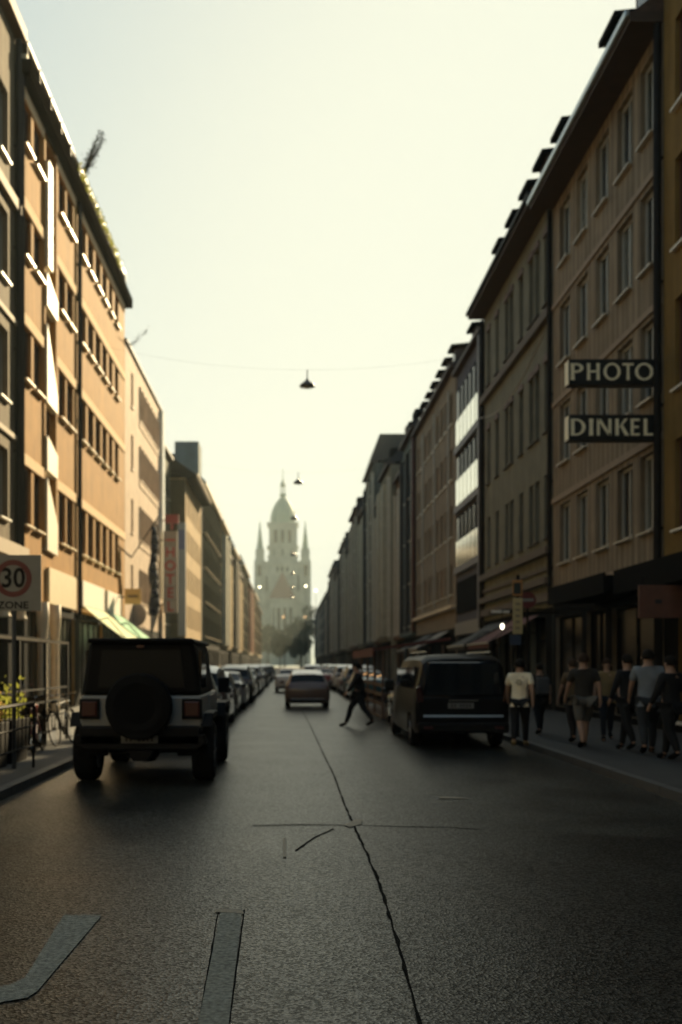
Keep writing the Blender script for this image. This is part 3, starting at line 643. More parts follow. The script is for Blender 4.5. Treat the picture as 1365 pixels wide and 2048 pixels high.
for t in rng(6): MB().tube((1.0 * math.cos(t), 13 + 1.0 * math.sin(t), zc + 15.2), (1.0 * math.cos(t), 13 + 1.0 * math.sin(t), zc + 18.6), .16).build('lantern_post', COPPER, ch)
MB().lathe([(1.45, 18.6), (1.3, 19), (1.3, 19.6), (.6, 21), (.22, 22.5), (.1, 27.5)], (0, 13, zc), n=10).build('spire', COPPER, ch)
for px in (519.3, 611.5):
    X0 = cx(px) - c0
    MB().box(X0 - 2.1, X0 + 2.1, 6, 10.4, zat(1118, CY), zat(1095, CY)).build('side_tower', STONE, ch)
    MB().box(X0 - 2.7, X0 + 2.7, 5.6, 10.8, .0, zat(1118, CY)).build('side_tower', STONE, ch)
    for q in (-1.6, 1.6): MB().lathe([(.5, 0), (.05, 4.5)], (X0 + q, 6.2, zat(1118, CY)), n=6).build('pinnacle', STONE, ch)
    MB().lathe([(1.75, 0), (1.3, 3), (.05, 14.5)], (X0, 8.2, zat(1097, CY)), n=8).build('spire', COPPER, ch)
REDR = M('church_tile', (.22, .12, .09), .8, .2, .4)
MB().prism([(cx(538) - c0, zat(1196, CY)), (cx(592) - c0, zat(1196, CY)), (cx(565) - c0, zat(1143, CY))], 1, 5, 'y').build('gable_roof', REDR, ch)
cbx(540, 590, 1.4, 5, 1197, 1328 + 3, 'choir')
for k in range(4): cbx(543 + 12 * k, 549 + 12 * k, 1.2, 1.38, 1215, 1262, 'window', M('church_dark', (.09, .09, .07)))
for x0_, x1_, a_, b_ in ((513, 524, 1128, 1150), (607, 618, 1128, 1150), (530, 537, 1150, 1180), (594, 601, 1150, 1180), (545, 551, 1096, 1108), (562, 569, 1096, 1108), (580, 586, 1096, 1108)): cbx(x0_ + 2, x1_ - 2, 4.4 if a_ > 1110 and 525 < x0_ < 600 else 5.4, 5.55, a_, b_, 'window', M('church_dark', (.03, .03, .025)))
for x in (527, 603): cbx(x, x + 3, 4.2, 5, 1125, 1300, 'buttress')
for x in (543, 585): cbx(x, x + 3, .8, 1.39, 1200, 1300, 'buttress')
cbx(538, 592, .9, 1.39, 1197, 1201, 'cornice'); cbx(534, 598, 5.7, 6.19, 1108, 1112, 'cornice')
for k in range(3): cbx(553 + 10 * k, 557 + 10 * k, 4.7, 4.98, 1132, 1141, 'window', M('church_dark', (.09, .09, .07)))

# ------------------------------------------------------------------ trees near the church
LEAF = M('leaf_dark', (.022, .034, .016), .8, .3, 2, spec=.2); BARK = M('bark', (.04, .03, .02), .9, .2, 10)
def tree(label, x, y, h, r, n=1500, ls=.5):
    t = empty('tree', (x, y, 0)); tag(t, label, 'tree', 'trees in front of the church')
    v = MB().tube((0, 0, 0), (0, 0, h * .45), .3, .18)
    for k in range(6):
        a = k * 1.05; v.tube((0, 0, h * (.28 + .04 * k)), (r * .6 * math.cos(a), r * .6 * math.sin(a), h * (.55 + .05 * k)), .1, .04, 5)
    v.build('trunk', BARK, t); cr = MB()
    blobs = [(R_.uniform(-.6, .6) * r, R_.uniform(-.6, .6) * r, h * R_.uniform(.42, .85), r * R_.uniform(.3, .5)) for _ in range(14)]
    for _ in range(n):
        bx_, by_, bz_, br = R_.choice(blobs); u = Vector((R_.gauss(0, 1), R_.gauss(0, 1), R_.gauss(0, 1))).normalized() * br * R_.uniform(.5, 1.05)
        p = Vector((bx_, by_, bz_)) + u; a = Vector((R_.gauss(0, 1), R_.gauss(0, 1), R_.gauss(0, 1))).normalized() * ls; b = a.orthogonal().normalized() * ls * .7
        cr.quad(p - a, p - b, p + a, p + b)
    cr.build('crown', LEAF, t, fix=False); return t
for k, (x, y, h, r) in enumerate([(24, 402, 24, 7), (-8, 385, 18, 6), (-1.5, 400, 20, 6.5), (5, 392, 23, 6), (11, 380, 26, 6), (16, 396, 27, 7), (-3, 345, 13, 4.5), (4, 340, 12, 4)]):
    tree(('tree at the far right end of the row before the church', 'leftmost dark tree before the church', 'dark tree before the church porch, second from left', 'dark tree right of the church door', 'tall dark tree before the right side of the church',
          'tall tree right of the church beside the last building', 'low round tree at the end of the street, left of centre', 'low round tree at the end of the street, right of centre')[k], x, y, h, r)

# roof-terrace plants
VINE = fabric('leaf_sunlit', (.24, .25, .05))
def bush(name, label, x, y, z, rx, ry, rz, n, ls, mat, lean=0):
    t = empty(name, (x, y, z)); tag(t, label, 'plant')
    v = MB(); s_ = MB()
    for _ in range(n):
        k = R_.random() ** .5; a = R_.uniform(0, 6.28); zz = R_.random()
        p = Vector((rx * math.cos(a) * R_.random() * (1 - .5 * zz), ry * R_.uniform(-1, 1), rz * zz))
        p.x += lean * p.z; A = Vector((R_.gauss(0, 1), R_.gauss(0, 1), R_.gauss(0, 1))).normalized() * ls; B = A.orthogonal().normalized() * ls * .6
        v.quad(p - A, p - B, p + A, p + B)
        if _ % 9 == 0: s_.tube((0, p.y * .3, 0), p, .012, .006, 4)
    v.build('foliage', mat, t, fix=False); s_.build('stem', BARK, t)
bush('roof_shrub', 'wispy shrub growing over the roof edge of the orange building', -8.0, 38.8, 20.9, .3, .4, 1.5, 420, .045, LEAF, .5)
bush('climbing_plant', 'yellow green climber along the roof edge of the orange building', -7.9, 42.0, 20.1, .2, 4.6, .6, 600, .07, VINE)
bush('roof_sprig', 'thin twigs sticking out from the roof of the pink building', -8.0, 50.2, 17.8, .15, .3, .9, 60, .045, LEAF, 1.1)

# ------------------------------------------------------------------ hanging street lamps
LZ = 12.1
def street_lamp():
    t = empty('hanging_lamp', (0, 0, 0))
    MB().lathe([(.05, .26), (.08, .2), (.16, .14), (.27, .04), (.30, -.02), (.28, -.03)], n=20).build('shade', M('lamp_grey', (.03, .03, .028), .4), t, smooth=True)
    MB().lathe([(.13, -.03), (.12, -.07), (.05, -.09)], n=14).build('bulb_glass', M('lamp_glass', (.3, .3, .26), .3), t, smooth=True)
    MB().tube((0, 0, .24), (0, 0, .6), .02).build('hanger', BLACKM, t)
    w_ = MB(); n = 16
    for s, e in ((-1, -LF), (1, RF)):
        pts = [((e - .4) * k / n if s > 0 else (e - .4) * k / n, 0, .6 + 1.1 * (k / n) ** 2) for k in range(n + 1)]; w_.path(pts, .0025, 4)
    w_.build('span_wire', BLACKM, t); return t
lamps = [(615, 772), (597, 966), (589, 1038), (587, 1110), (586, 1148), (585, 1175), (584, 1195)]
LL = ['nearest lamp hanging on wires over the street', 'second hanging street lamp, just right of the church lantern', 'third hanging lamp, at the foot of the church dome',
      'fourth hanging lamp, in front of the church tower base', 'fifth hanging lamp, in front of the church gable top', 'sixth hanging lamp, in front of the church gable', 'farthest hanging lamp, at the bottom of the church gable']
proto = street_lamp()
for i, (x, y) in enumerate(lamps):
    o = proto if i == 0 else copy_tree(proto); Y = FP * (LZ - H) / (VY - y)
    o.location = ((x - VX) * Y / FP, Y, LZ); tag(o, LL[i], 'street lamp', 'lamps hanging over the street')

# ------------------------------------------------------------------ cars
TYRE = M('tyre_rubber', (.006, .006, .006), .85, .2, 20, spec=.15); RIM = M('rim_alloy', (.2, .2, .2), .4, metal=.6)
CGL = glassm('car_glass', (.005, .006, .006), .06, .22); REDL = M('tail_light_red', (.05, .006, .005), .3, coat=.2); CHR = M('chrome_trim', (.7, .7, .68), .12, metal=1)
TRM = M('satin_trim', (.30, .29, .26), .4, metal=.8)
PLATE = M('number_plate', (.14, .14, .13), .5); PLINK = M('plate_print', (.02, .02, .02), .5); PLAST = M('black_plastic', (.005, .005, .005), .6, spec=.2)
ORL = M('amber_lens', (.5, .16, .03), .2, coat=.5)
def wheel_mesh(r, w_):
    t = MB().lathe([(r * .62, -w_/2), (r * .9, -w_/2), (r * .98, -w_/2 + .03), (r, -w_/4), (r, w_/4), (r * .98, w_/2 - .03), (r * .9, w_/2), (r * .62, w_/2), (r * .62, -w_/2)], axis='x', n=26, caps=False).mesh('tyre', TYRE, smooth=False)
    v = MB().lathe([(r * .63, -w_/2 + .02), (r * .5, -w_/2 + .05), (.06, -w_/2 + .02), (.06, w_/2 - .02), (r * .5, w_/2 - .05), (r * .63, w_/2 - .02)], axis='x', n=20)
    for k in range(5):
        a = 2 * math.pi * k / 5; v.tube((w_/2 - .03, 0, 0), (w_/2 - .03, r * .58 * math.cos(a), r * .58 * math.sin(a)), .035, .03, 5); v.tube((-w_/2 + .03, 0, 0), (-w_/2 + .03, r * .58 * math.cos(a), r * .58 * math.sin(a)), .035, .03, 5)
    return t, v.mesh('rim', RIM)
WM = {}
def add_wheel(parent, x, y, r, w_):
    if (r, w_) not in WM: WM[(r, w_)] = wheel_mesh(r, w_)
    t, m = WM[(r, w_)]; o = inst('wheel', t, parent, (x, y, r)); inst('rim', m, o); return o
def plate(parent, x, y, z, w_=.52, h=.11):
    p = MB().box(x - w_/2, x + w_/2, y - .012, y, z, z + h).build('number_plate', PLATE, parent)
    v = MB(); 
    for k in range(7):
        if k == 2: continue
        a = x - w_/2 + .06 + k * (w_ - .1) / 7; v.box(a, a + .035, y - .016, y - .0125, z + .025, z + h - .025)
    v.build('plate_characters', PLINK, p)
def lerp(a, b, t): return tuple(x + (y - x) * t for x, y in zip(a, b))
def loft_car(stations, W, glass_rear, glass_front, side_glass, paint, wheels, r, lamps_z, lamp_h, plate_z, bumper_z, name='car', spoiler=False):
    """stations from rear (y=0) to front: (y, zb, zbelt, ztop, ws, wb, wr); widths relative to W/2"""
    t = empty(name, (0, 0, 0)); S = []; G = []
    for i in range(len(stations) - 1):
        a, b = stations[i], stations[i + 1]; n = 2
        for k in range(n):
            S.append(lerp(a, b, k / n)); G.append((i in glass_rear, i in glass_front, i in side_glass))
    S.append(stations[-1]); hw = W / 2
    def sec(p):
        y, zb, zl, zt, ws, wb, wr = p; ws, wb, wr = ws * hw, wb * hw, wr * hw
        hh = [(0, zb), (ws - .08, zb), (ws - .01, zb + .07), (ws + .0, zb + (zl - zb) * .35), (ws - .005, zb + (zl - zb) * .65), (wb, zl - .03), (wb - .025, zl),
              (wr + .03, zl + (zt - zl) * .82), (wr - .02, zt - (zt - zl) * .06), (wr * .8, zt - .005), (wr * .4, zt + .012), (0, zt + .016)]
        pts = [(x, y, z) for x, z in hh]; return pts + [(-x, y, z) for x, z in reversed(hh[1:-1])]
    secs = [sec(p) for p in S]; m = len(secs[0]); V = [q for s_ in secs for q in s_]
    B, GLS, ROOF = [], [], []; r0_, r1_ = max(glass_rear) * 2 + 2, min(glass_front) * 2
    for i in range(len(S) - 1):
        gr, gf, gs = G[i]
        for j in range(m):
            f = (i * m + j, i * m + (j + 1) % m, (i + 1) * m + (j + 1) % m, (i + 1) * m + j)
            side = j in (6, 15); top = 8 <= j <= 13
            if (side and gs) or (top and (gr or gf)): GLS.append(f)
            elif top and r0_ <= i < r1_: ROOF.append(f)
            else: B.append(f)
    B.append(tuple(range(m))); B.append(tuple(range((len(S) - 1) * m, len(S) * m)))
    def sub(fs, nm, mat):
        idx = sorted(set(i for f in fs for i in f)); mp = {v: k for k, v in enumerate(idx)}
        o = MB().add([V[i] for i in idx], [tuple(mp[i] for i in f) for f in fs]).build(nm, mat, t, smooth=True)
        return o
    body = sub(B, 'body', paint)
    e = body.modifiers.new('edge', 'EDGE_SPLIT'); e.split_angle = rad(42)
    gl = sub(GLS, 'glass', CGL); sub(ROOF, 'roof', paint)
    L = stations[-1][0]
    for wy in wheels:
        for s in (-1, 1): add_wheel(t, s * (hw - .12), wy, r, .21)
    y0 = .07
    for s in (-1, 1):
        MB().box(s * hw * .58, s * hw * .93, y0 - .045, y0 + .1, lamps_z, lamps_z + lamp_h).build('tail_light', REDL, t, bevel=.02)
        MB().box(s * (hw + .02), s * (hw + .2), L * .68, L * .68 + .09, stations[6][2] - .02, stations[6][2] + .12).build('wing_mirror', paint, t, bevel=.03)
    plate(t, 0, .035, plate_z)
    MB().prism([(-.06, bumper_z - .04), (.03, bumper_z + .02), (.1, bumper_z + .02), (.1, bumper_z - .04)], -hw * .72, hw * .72, 'x').build('bumper_trim', TRM, t)
    MB().box(-hw * .8, hw * .8, .0, .2, bumper_z - .2, bumper_z - .02).build('bumper', PLAST, t, bevel=.03)
    return t
HATCH = [(.0, .36, .74, .80, .84, .84, .78), (.08, .28, .90, .97, .93, .92, .82), (.14, .26, .94, 1.02, .97, .94, .78), (.36, .26, .95, 1.31, 1, .96, .70), (.72, .62, .95, 1.40, 1, .96, .68),
         (1.18, .62, .94, 1.465, 1, .96, .68), (1.28, .20, .93, 1.475, 1, .96, .68), (2.2, .20, .92, 1.46, 1, .96, .68), (2.65, .20, .92, 1.38, 1, .96, .66), (3.3, .20, .90, 1.0, 1, .95, .80),
         (3.34, .60, .89, .97, 1, .94, .80), (3.82, .60, .83, .88, .98, .9, .75), (3.92, .28, .78, .82, .95, .86, .7), (4.2, .32, .62, .66, .82, .74, .6)]
SUVS = [(.0, .40, .86, .92, .86, .86, .80), (.07, .32, 1.04, 1.12, .95, .93, .82), (.13, .30, 1.07, 1.18, .98, .94, .78), (.32, .30, 1.08, 1.50, 1, .96, .72), (.6, .72, 1.08, 1.58, 1, .96, .72),
        (1.16, .72, 1.07, 1.65, 1, .96, .73), (1.28, .26, 1.06, 1.67, 1, .96, .73), (2.3, .26, 1.05, 1.65, 1, .96, .73), (2.8, .26, 1.04, 1.56, 1, .96, .70), (3.4, .26, 1.02, 1.12, 1, .95, .82),
        (3.44, .70, 1.01, 1.09, 1, .94, .82), (3.98, .70, .96, 1.01, .98, .9, .78), (4.08, .34, .9, .95, .95, .86, .74), (4.4, .38, .7, .76, .84, .76, .64)]
SEDAN = [(.0, .38, .80, .86, .84, .84, .80), (.07, .28, .93, .98, .94, .92, .84), (.18, .26, .95, 1.0, .97, .94, .84), (.55, .26, .95, 1.03, 1, .95, .80), (.75, .62, .95, 1.1, 1, .95, .74),
         (1.25, .62, .94, 1.36, 1, .96, .66), (1.36, .20, .93, 1.40, 1, .96, .66), (2.3, .20, .92, 1.42, 1, .96, .67), (2.85, .20, .92, 1.34, 1, .96, .65), (3.5, .20, .90, .98, 1, .95, .80),
         (3.55, .60, .89, .96, 1, .94, .80), (4.05, .60, .83, .88, .98, .9, .75), (4.15, .28, .78, .82, .95, .86, .7), (4.5, .32, .62, .66, .82, .74, .6)]
def cpaint(nm, c): return M('car_paint_' + nm, c, .4, coat=.8, spec=.25)
C_BLK, C_GRY, C_BRN, C_WHT, C_BLU, C_RED, C_SIL = cpaint('black', (.008, .008, .009)), cpaint('grey', (.05, .052, .05)), cpaint('oxblood', (.035, .014, .012)), cpaint('white', (.45, .45, .42)), cpaint('teal', (.03, .09, .11)), cpaint('red', (.16, .012, .01)), cpaint('silver', (.22, .22, .21))
C_SHEEN = cpaint('shining_roof', (.55, .56, .53))  # sky sheen on parked car roofs, put in as paler paint
hatch = loft_car(HATCH, 1.76, {2}, {8}, {3, 4, 5, 6, 7}, C_BRN, (.95, 3.58), .31, .72, .16, .62, .40)
suv = loft_car(SUVS, 1.86, {2}, {8}, {3, 4, 5, 6, 7}, C_BLK, (.88, 3.71), .35, .84, .2, .74, .46)
sedan = loft_car(SEDAN, 1.80, {4}, {8}, {5, 6, 7}, C_GRY, (1.0, 3.8), .32, .76, .14, .66, .42)
used = set()
def place_car(kind, X, Y, paint, label, group, rz=0, top=None):
    src = {'h': hatch, 's': suv, 'd': sedan}[kind]
    o = copy_tree(src) if kind in used else src; used.add(kind)
    o.location = (X, Y, 0); o.rotation_euler = (0, 0, rz); o.name = {'h': 'hatchback_car', 's': 'suv_car', 'd': 'sedan_car'}[kind]
    for c in o.children:
        if c.name.startswith(('body', 'wing_mirror', 'roof')):
            c.material_slots[0].link = 'OBJECT'; c.material_slots[0].material = (top or paint) if c.name.startswith('roof') else paint
    tag(o, label, 'car', group); return o
place_car('h', .72, 38.2, cpaint('grey_brown', (.12, .085, .07)), 'grey brown hatchback with pale shining roof driving away in the middle of the street', 'cars driving away down the street', 0, cpaint('pearl', (.80, .80, .74)))  # sky sheen put into the pale roof colour
place_car('d', .05, 60, C_WHT, 'pale roofed car ahead of the grey brown hatchback in the lane', 'cars driving away down the street')
place_car('s', 2.0, 82, C_WHT, 'distant light car driving right of the lane centre', 'cars driving away down the street')
place_car('d', 2.4, 68, C_RED, 'small red car in the street beyond the grey brown hatchback', 'cars driving away down the street')
gl_ = 'cars parked along the left kerb'
Lrow = [('s', 20.3, C_BLK, 'black tall car parked directly in front of the off-roader'), ('s', 25.6, C_GRY, 'dark grey tall car with shiny roof, second ahead of the off-roader'), ('h', 31.2, C_BLK, 'low black car, third ahead of the off-roader on the left'),
        ('d', 36.6, C_SIL, 'silver roofed sedan, fourth ahead of the off-roader on the left'), ('s', 42.4, C_BLK, 'black tall car, fifth ahead of the off-roader on the left'), ('h', 48, C_GRY, 'grey hatchback, sixth ahead of the off-roader on the left'),
        ('d', 53.6, C_BLK, 'black sedan, seventh ahead of the off-roader on the left'), ('s', 60, C_WHT, 'light tall car, eighth in the left parked row'), ('h', 66, C_BLK, 'black hatchback, ninth in the left parked row'),
        ('d', 72, C_GRY, 'grey sedan, tenth in the left parked row'), ('s', 79, C_BLK, 'black tall car, eleventh in the left parked row'), ('h', 86, C_SIL, 'silver hatchback, twelfth in the left parked row'),
        ('s', 94, C_BLK, 'black tall car, thirteenth in the left parked row'), ('d', 103, C_WHT, 'pale sedan near the far end of the left parked row'), ('s', 113, C_GRY, 'farthest grey car of the left parked row')]
for k, Y, p, lab in Lrow: place_car(k, -2.55 + R_.uniform(-.05, .12), Y, p, lab, gl_, R_.uniform(-.01, .01), [None, C_SHEEN, None][int(Y) % 3])
gr_ = 'cars parked along the right kerb'
Rrow = [('h', 25.3, C_BLK, 'black hatchback parked directly in front of the black van'), ('d', 45.5, C_BLU, 'teal sedan parked beyond the cafe terrace, first of the right row'), ('s', 51, C_GRY, 'dark grey tall car, second beyond the cafe terrace'),
        ('h', 57, C_SIL, 'silver hatchback, third beyond the cafe terrace'), ('s', 62.5, C_WHT, 'white tall car with bright roof, fourth beyond the cafe terrace'), ('d', 69, C_BLK, 'black sedan, fifth beyond the cafe terrace'),
        ('s', 76, C_GRY, 'grey tall car, sixth in the right parked row'), ('h', 84, C_WHT, 'white hatchback, seventh in the right parked row'), ('s', 92, C_BLK, 'black tall car, eighth in the right parked row'), ('d', 102, C_SIL, 'farthest silver car of the right parked row')]
for k, Y, p, lab in Rrow: place_car(k, 3.75 + R_.uniform(-.08, .05), Y, p, lab, gr_, R_.uniform(-.01, .01), [None, C_SHEEN][int(Y) % 2])

# ---- off-roader with spare wheel
JB = M('offroad_body_paint', (.21, .22, .21), .4, coat=.4); JT = M('hardtop_black', (.004, .004, .004), .6, .1, 20, spec=.15)
JX, JY = -2.11, 14.1
j = empty('off_roader', (JX, JY, 0)); tag(j, 'pale off-roader with black hardtop and spare wheel parked at the left kerb', 'car')
MB().prism([(-.86, .72), (.86, .72), (.89, 1.0), (.87, 1.27), (-.87, 1.27), (-.89, 1.0)], .12, 3.0, 'y').build('body', JB, j, bevel=.04)
MB().prism([(-.68, .75), (.68, .75), (.66, 1.2), (-.66, 1.2)], 3.0, 4.25, 'y').build('bonnet', JB, j, bevel=.04)
MB().prism([(-.86, 1.272), (.86, 1.272), (.745, 2.03), (-.745, 2.03)], .14, 2.5, 'y').build('hardtop', JT, j, bevel=.05)
MB().prism([(-.78, 2.02), (.78, 2.02), (.74, 2.09), (-.74, 2.09)], .06, 2.75, 'y').build('roof_panel', JT, j, bevel=.03)
MB().prism([(-.62, 1.38), (.62, 1.38), (.56, 1.92), (-.56, 1.92)], .122, .135, 'y').build('rear_window', glassm('jeep_rear_glass', (.008, .010, .011), .3, .2), j)
for s in (-1, 1):
    MB().prism([(.35, 1.34), (1.15, 1.34), (1.1, 1.92), (.4, 1.92)], s * .80, s * .845, 'x').build('side_window', CGL, j)
    MB().box(s * .865, s * .895, 1.2, 2.3, .8, 1.24).build('door', JB, j, bevel=.01)
    MB().box(s * .62, s * .84, .06, .125, .97, 1.19).build('tail_light', REDL, j, bevel=.02)
    MB().box(s * .585, s * .875, .072, .12, .935, 1.225).build('tail_light_frame', PLAST, j, bevel=.015)
    MB().prism([(.1, .82), (.22, 1.02), (1.18, 1.02), (1.35, .78), (1.2, .93), (.24, .93)], s * .84, s * 1.02, 'x').build('fender', PLAST, j, bevel=.015)
    MB().prism([(3.0, .82), (3.12, 1.06), (4.1, 1.06), (4.25, .82), (4.1, .97), (3.14, .97)], s * .7, s * 1.02, 'x').build('fender', PLAST, j, bevel=.015)
    MB().tube((s * .5, .3, .44), (s * .82, .3, .44), .05).build('axle', PLAST, j)
    add_wheel(j, s * .86, .70, .44, .32); add_wheel(j, s * .86, 3.55, .44, .32)
    MB().box(s * .93, s * 1.12, 2.45, 2.55, 1.25, 1.5).build('wing_mirror', PLAST, j, bevel=.02)
    MB().box(s * .5, s * .6, .02, .1, .62, .68).build('reflector', REDL, j)
sp = MB().lathe([(.14, .04), (.36, .02), (.445, .0), (.47, -.07), (.47, -.2), (.445, -.27), (.34, -.29), (.14, -.24)], (0, .06, 1.12), axis='y', n=32).build('spare_wheel', TYRE, j, smooth=False)
v = MB().lathe([(.30, -.235), (.28, -.265), (.1, -.27), (.1, -.28)], (0, .06, 1.12), axis='y', n=24)
v.build('rim', M('rim_black', (.004, .004, .004), .7, spec=.1), sp)
MB().box(-.86, .86, -.03, .13, .56, .84).build('rear_bumper', PLAST, j, bevel=.03)
MB().prism([(-.95, .60), (-.8, .5), (-.3, .5), (.3, .5), (.8, .5), (.95, .60), (.9, .72), (-.9, .72)], -.03, .3, 'y').build('bumper_skirt', PLAST, j, bevel=.02)
MB().prism([(-.2, .5), (.2, .5), (.1, .34), (-.1, .34)], .0, .25, 'y').build('tow_hitch', PLAST, j, bevel=.02)
MB().lathe([(.05, -.2), (.16, -.12), (.18, 0), (.16, .12), (.05, .2)], (0, .7, .44), axis='x', n=12).build('differential', PLAST, j)
MB().box(-.68, .68, .68, .78, .40, .48).box(-.6, .6, .3, 3.6, .5, .7).build('chassis', PLAST, j)
plate(j, 0.0, -.03, .60); MB().box(-.05, .05, .02, .12, 1.95, 1.99).build('stop_light', REDL, j)

# ---- black van
VXc, VYc = 3.50, 20.0
vn = empty('van', (VXc, VYc, 0)); tag(vn, 'black passenger van with chrome strip parked at the right kerb', 'van')
VP = M('van_paint_black', (.003, .003, .0035), .5, coat=.15, spec=.12); hw = .96
def vsec(y, sc=1.0, zb=.32, zt=1.90, zl=1.05):
    hh = [(0, zb), (hw * .94, zb), (hw, zb + .1), (hw, .7), (hw * .985, zl), (hw * .84, zl + (zt - zl) * .86), (hw * .72, zt - .03), (hw * .4, zt), (0, zt + .01)]
    pts = [(x * sc, y, z) for x, z in hh]; return pts + [(-x * sc, y, z) for x, z in reversed(hh[1:-1])]
ST = [vsec(-.02, .9, .4, 1.2, .9), vsec(.03, .97, .34, 1.45), vsec(.12, .99, .32, 1.82), vsec(.28, 1, .32, 1.90), vsec(.55, 1, .32, 1.92), vsec(.62, 1, .74, 1.92), vsec(1.28, 1, .74, 1.93), vsec(1.36, 1, .24, 1.93), vsec(3.4, 1, .24, 1.91), vsec(3.8, 1, .24, 1.8),
      vsec(4.35, .99, .24, 1.25), vsec(4.4, .98, .7, 1.2), vsec(4.85, .94, .7, 1.05, .95), vsec(5.0, .85, .36, .85, .8)]
mm = len(ST[0]); V = [p for s_ in ST for p in s_]; F_ = [(i * mm + k, i * mm + (k + 1) % mm, (i + 1) * mm + (k + 1) % mm, (i + 1) * mm + k) for i in range(len(ST) - 1) for k in range(mm)] + [tuple(range(mm)), tuple(range((len(ST) - 1) * mm, len(ST) * mm))]
b_ = MB().add(V, F_).build('body', VP, vn, smooth=True); e = b_.modifiers.new('edge', 'EDGE_SPLIT'); e.split_angle = rad(40)
MB().prism([(-.80, 1.08), (.80, 1.08), (.70, 1.76), (-.70, 1.76)], -.05, .06, 'y').build('rear_window', glassm('van_glass', (.006, .010, .014), .05), vn, bevel=.03)
MB().prism([(-.90, .40), (.90, .40), (.90, 1.06), (-.90, 1.06)], -.06, .05, 'y').build('tailgate', VP, vn, bevel=.05, seg=3)
MB().prism([(-.095, .655), (-.062, .70), (-.05, .70), (-.05, .655)], -.80, .80, 'x').build('chrome_strip', TRM, vn)
MB().box(-.92, .92, -.12, .1, .34, .55).build('rear_bumper', PLAST, vn, bevel=.05)
for s in (-1, 1):
    MB().prism([(.78, .95), (.93, .95), (.93, 1.25), (.86, 1.30)] if s > 0 else [(-.78, .95), (-.93, .95), (-.93, 1.25), (-.86, 1.30)], -.07, .1, 'y').build('tail_light', M('van_tail_light', (.03, .006, .006), .2, coat=.8), vn, bevel=.015)
    MB().prism([(.5, 1.12), (4.0, 1.12), (3.6, 1.62), (.5, 1.66)], s * (hw * .90), s * (hw * .955), 'x').build('side_window', CGL, vn)
    MB().box(s * (hw + .02), s * (hw + .24), 3.7, 3.82, 1.1, 1.35).build('wing_mirror', PLAST, vn, bevel=.04)
    MB().tube((s * .66, .5, 1.97), (s * .66, 3.2, 1.97), .018).build('roof_rail', CHR, vn)
    add_wheel(vn, s * .84, .95, .34, .23); add_wheel(vn, s * .84, 4.6, .34, .23)
    MB().box(s * .62, s * .80, -.125, -.12, .42, .47).build('reflector', REDL, vn)
plate(vn, -.05, -.062, .83); MB().box(-.3, .3, -.075, -.06, .98, 1.0).build('handle', CHR, vn); MB().tube((-.1, -.07, 1.1), (.42, -.06, 1.12), .012).build('wiper', PLAST, vn)

# ------------------------------------------------------------------ people
SKIN = M('skin', (.34, .20, .13), .6); HAIRM = M('hair_dark', (.010, .008, .006), .8, spec=.1); HAIRB = M('hair_brown', (.035, .02, .012), .8, spec=.1)
def cloth(nm, c): return M('cloth_' + nm, tuple(x * (.95 if nm == 'offwhite' else .55) for x in c), .9, .12, 9)
def skinned(name, verts, edges, mat, parent, root=0, sub=1):
    me = bpy.data.meshes.new(name); me.from_pydata([v[:3] for v in verts], edges, [])
    o = bpy.data.objects.new(name, me); link(o, parent)
    o.modifiers.new('skin', 'SKIN').use_smooth_shade = True
    if not me.skin_vertices: 
        bpy.context.view_layer.objects.active = o
    sv = me.skin_vertices[0].data
    for i, v in enumerate(verts):
        r = v[3]; sv[i].radius = (r if isinstance(r, tuple) else (r, r)); sv[i].use_root = (i == root)
    s_ = o.modifiers.new('sub', 'SUBSURF'); s_.levels = sub; s_.render_levels = sub
    me.materials.append(mat); return o
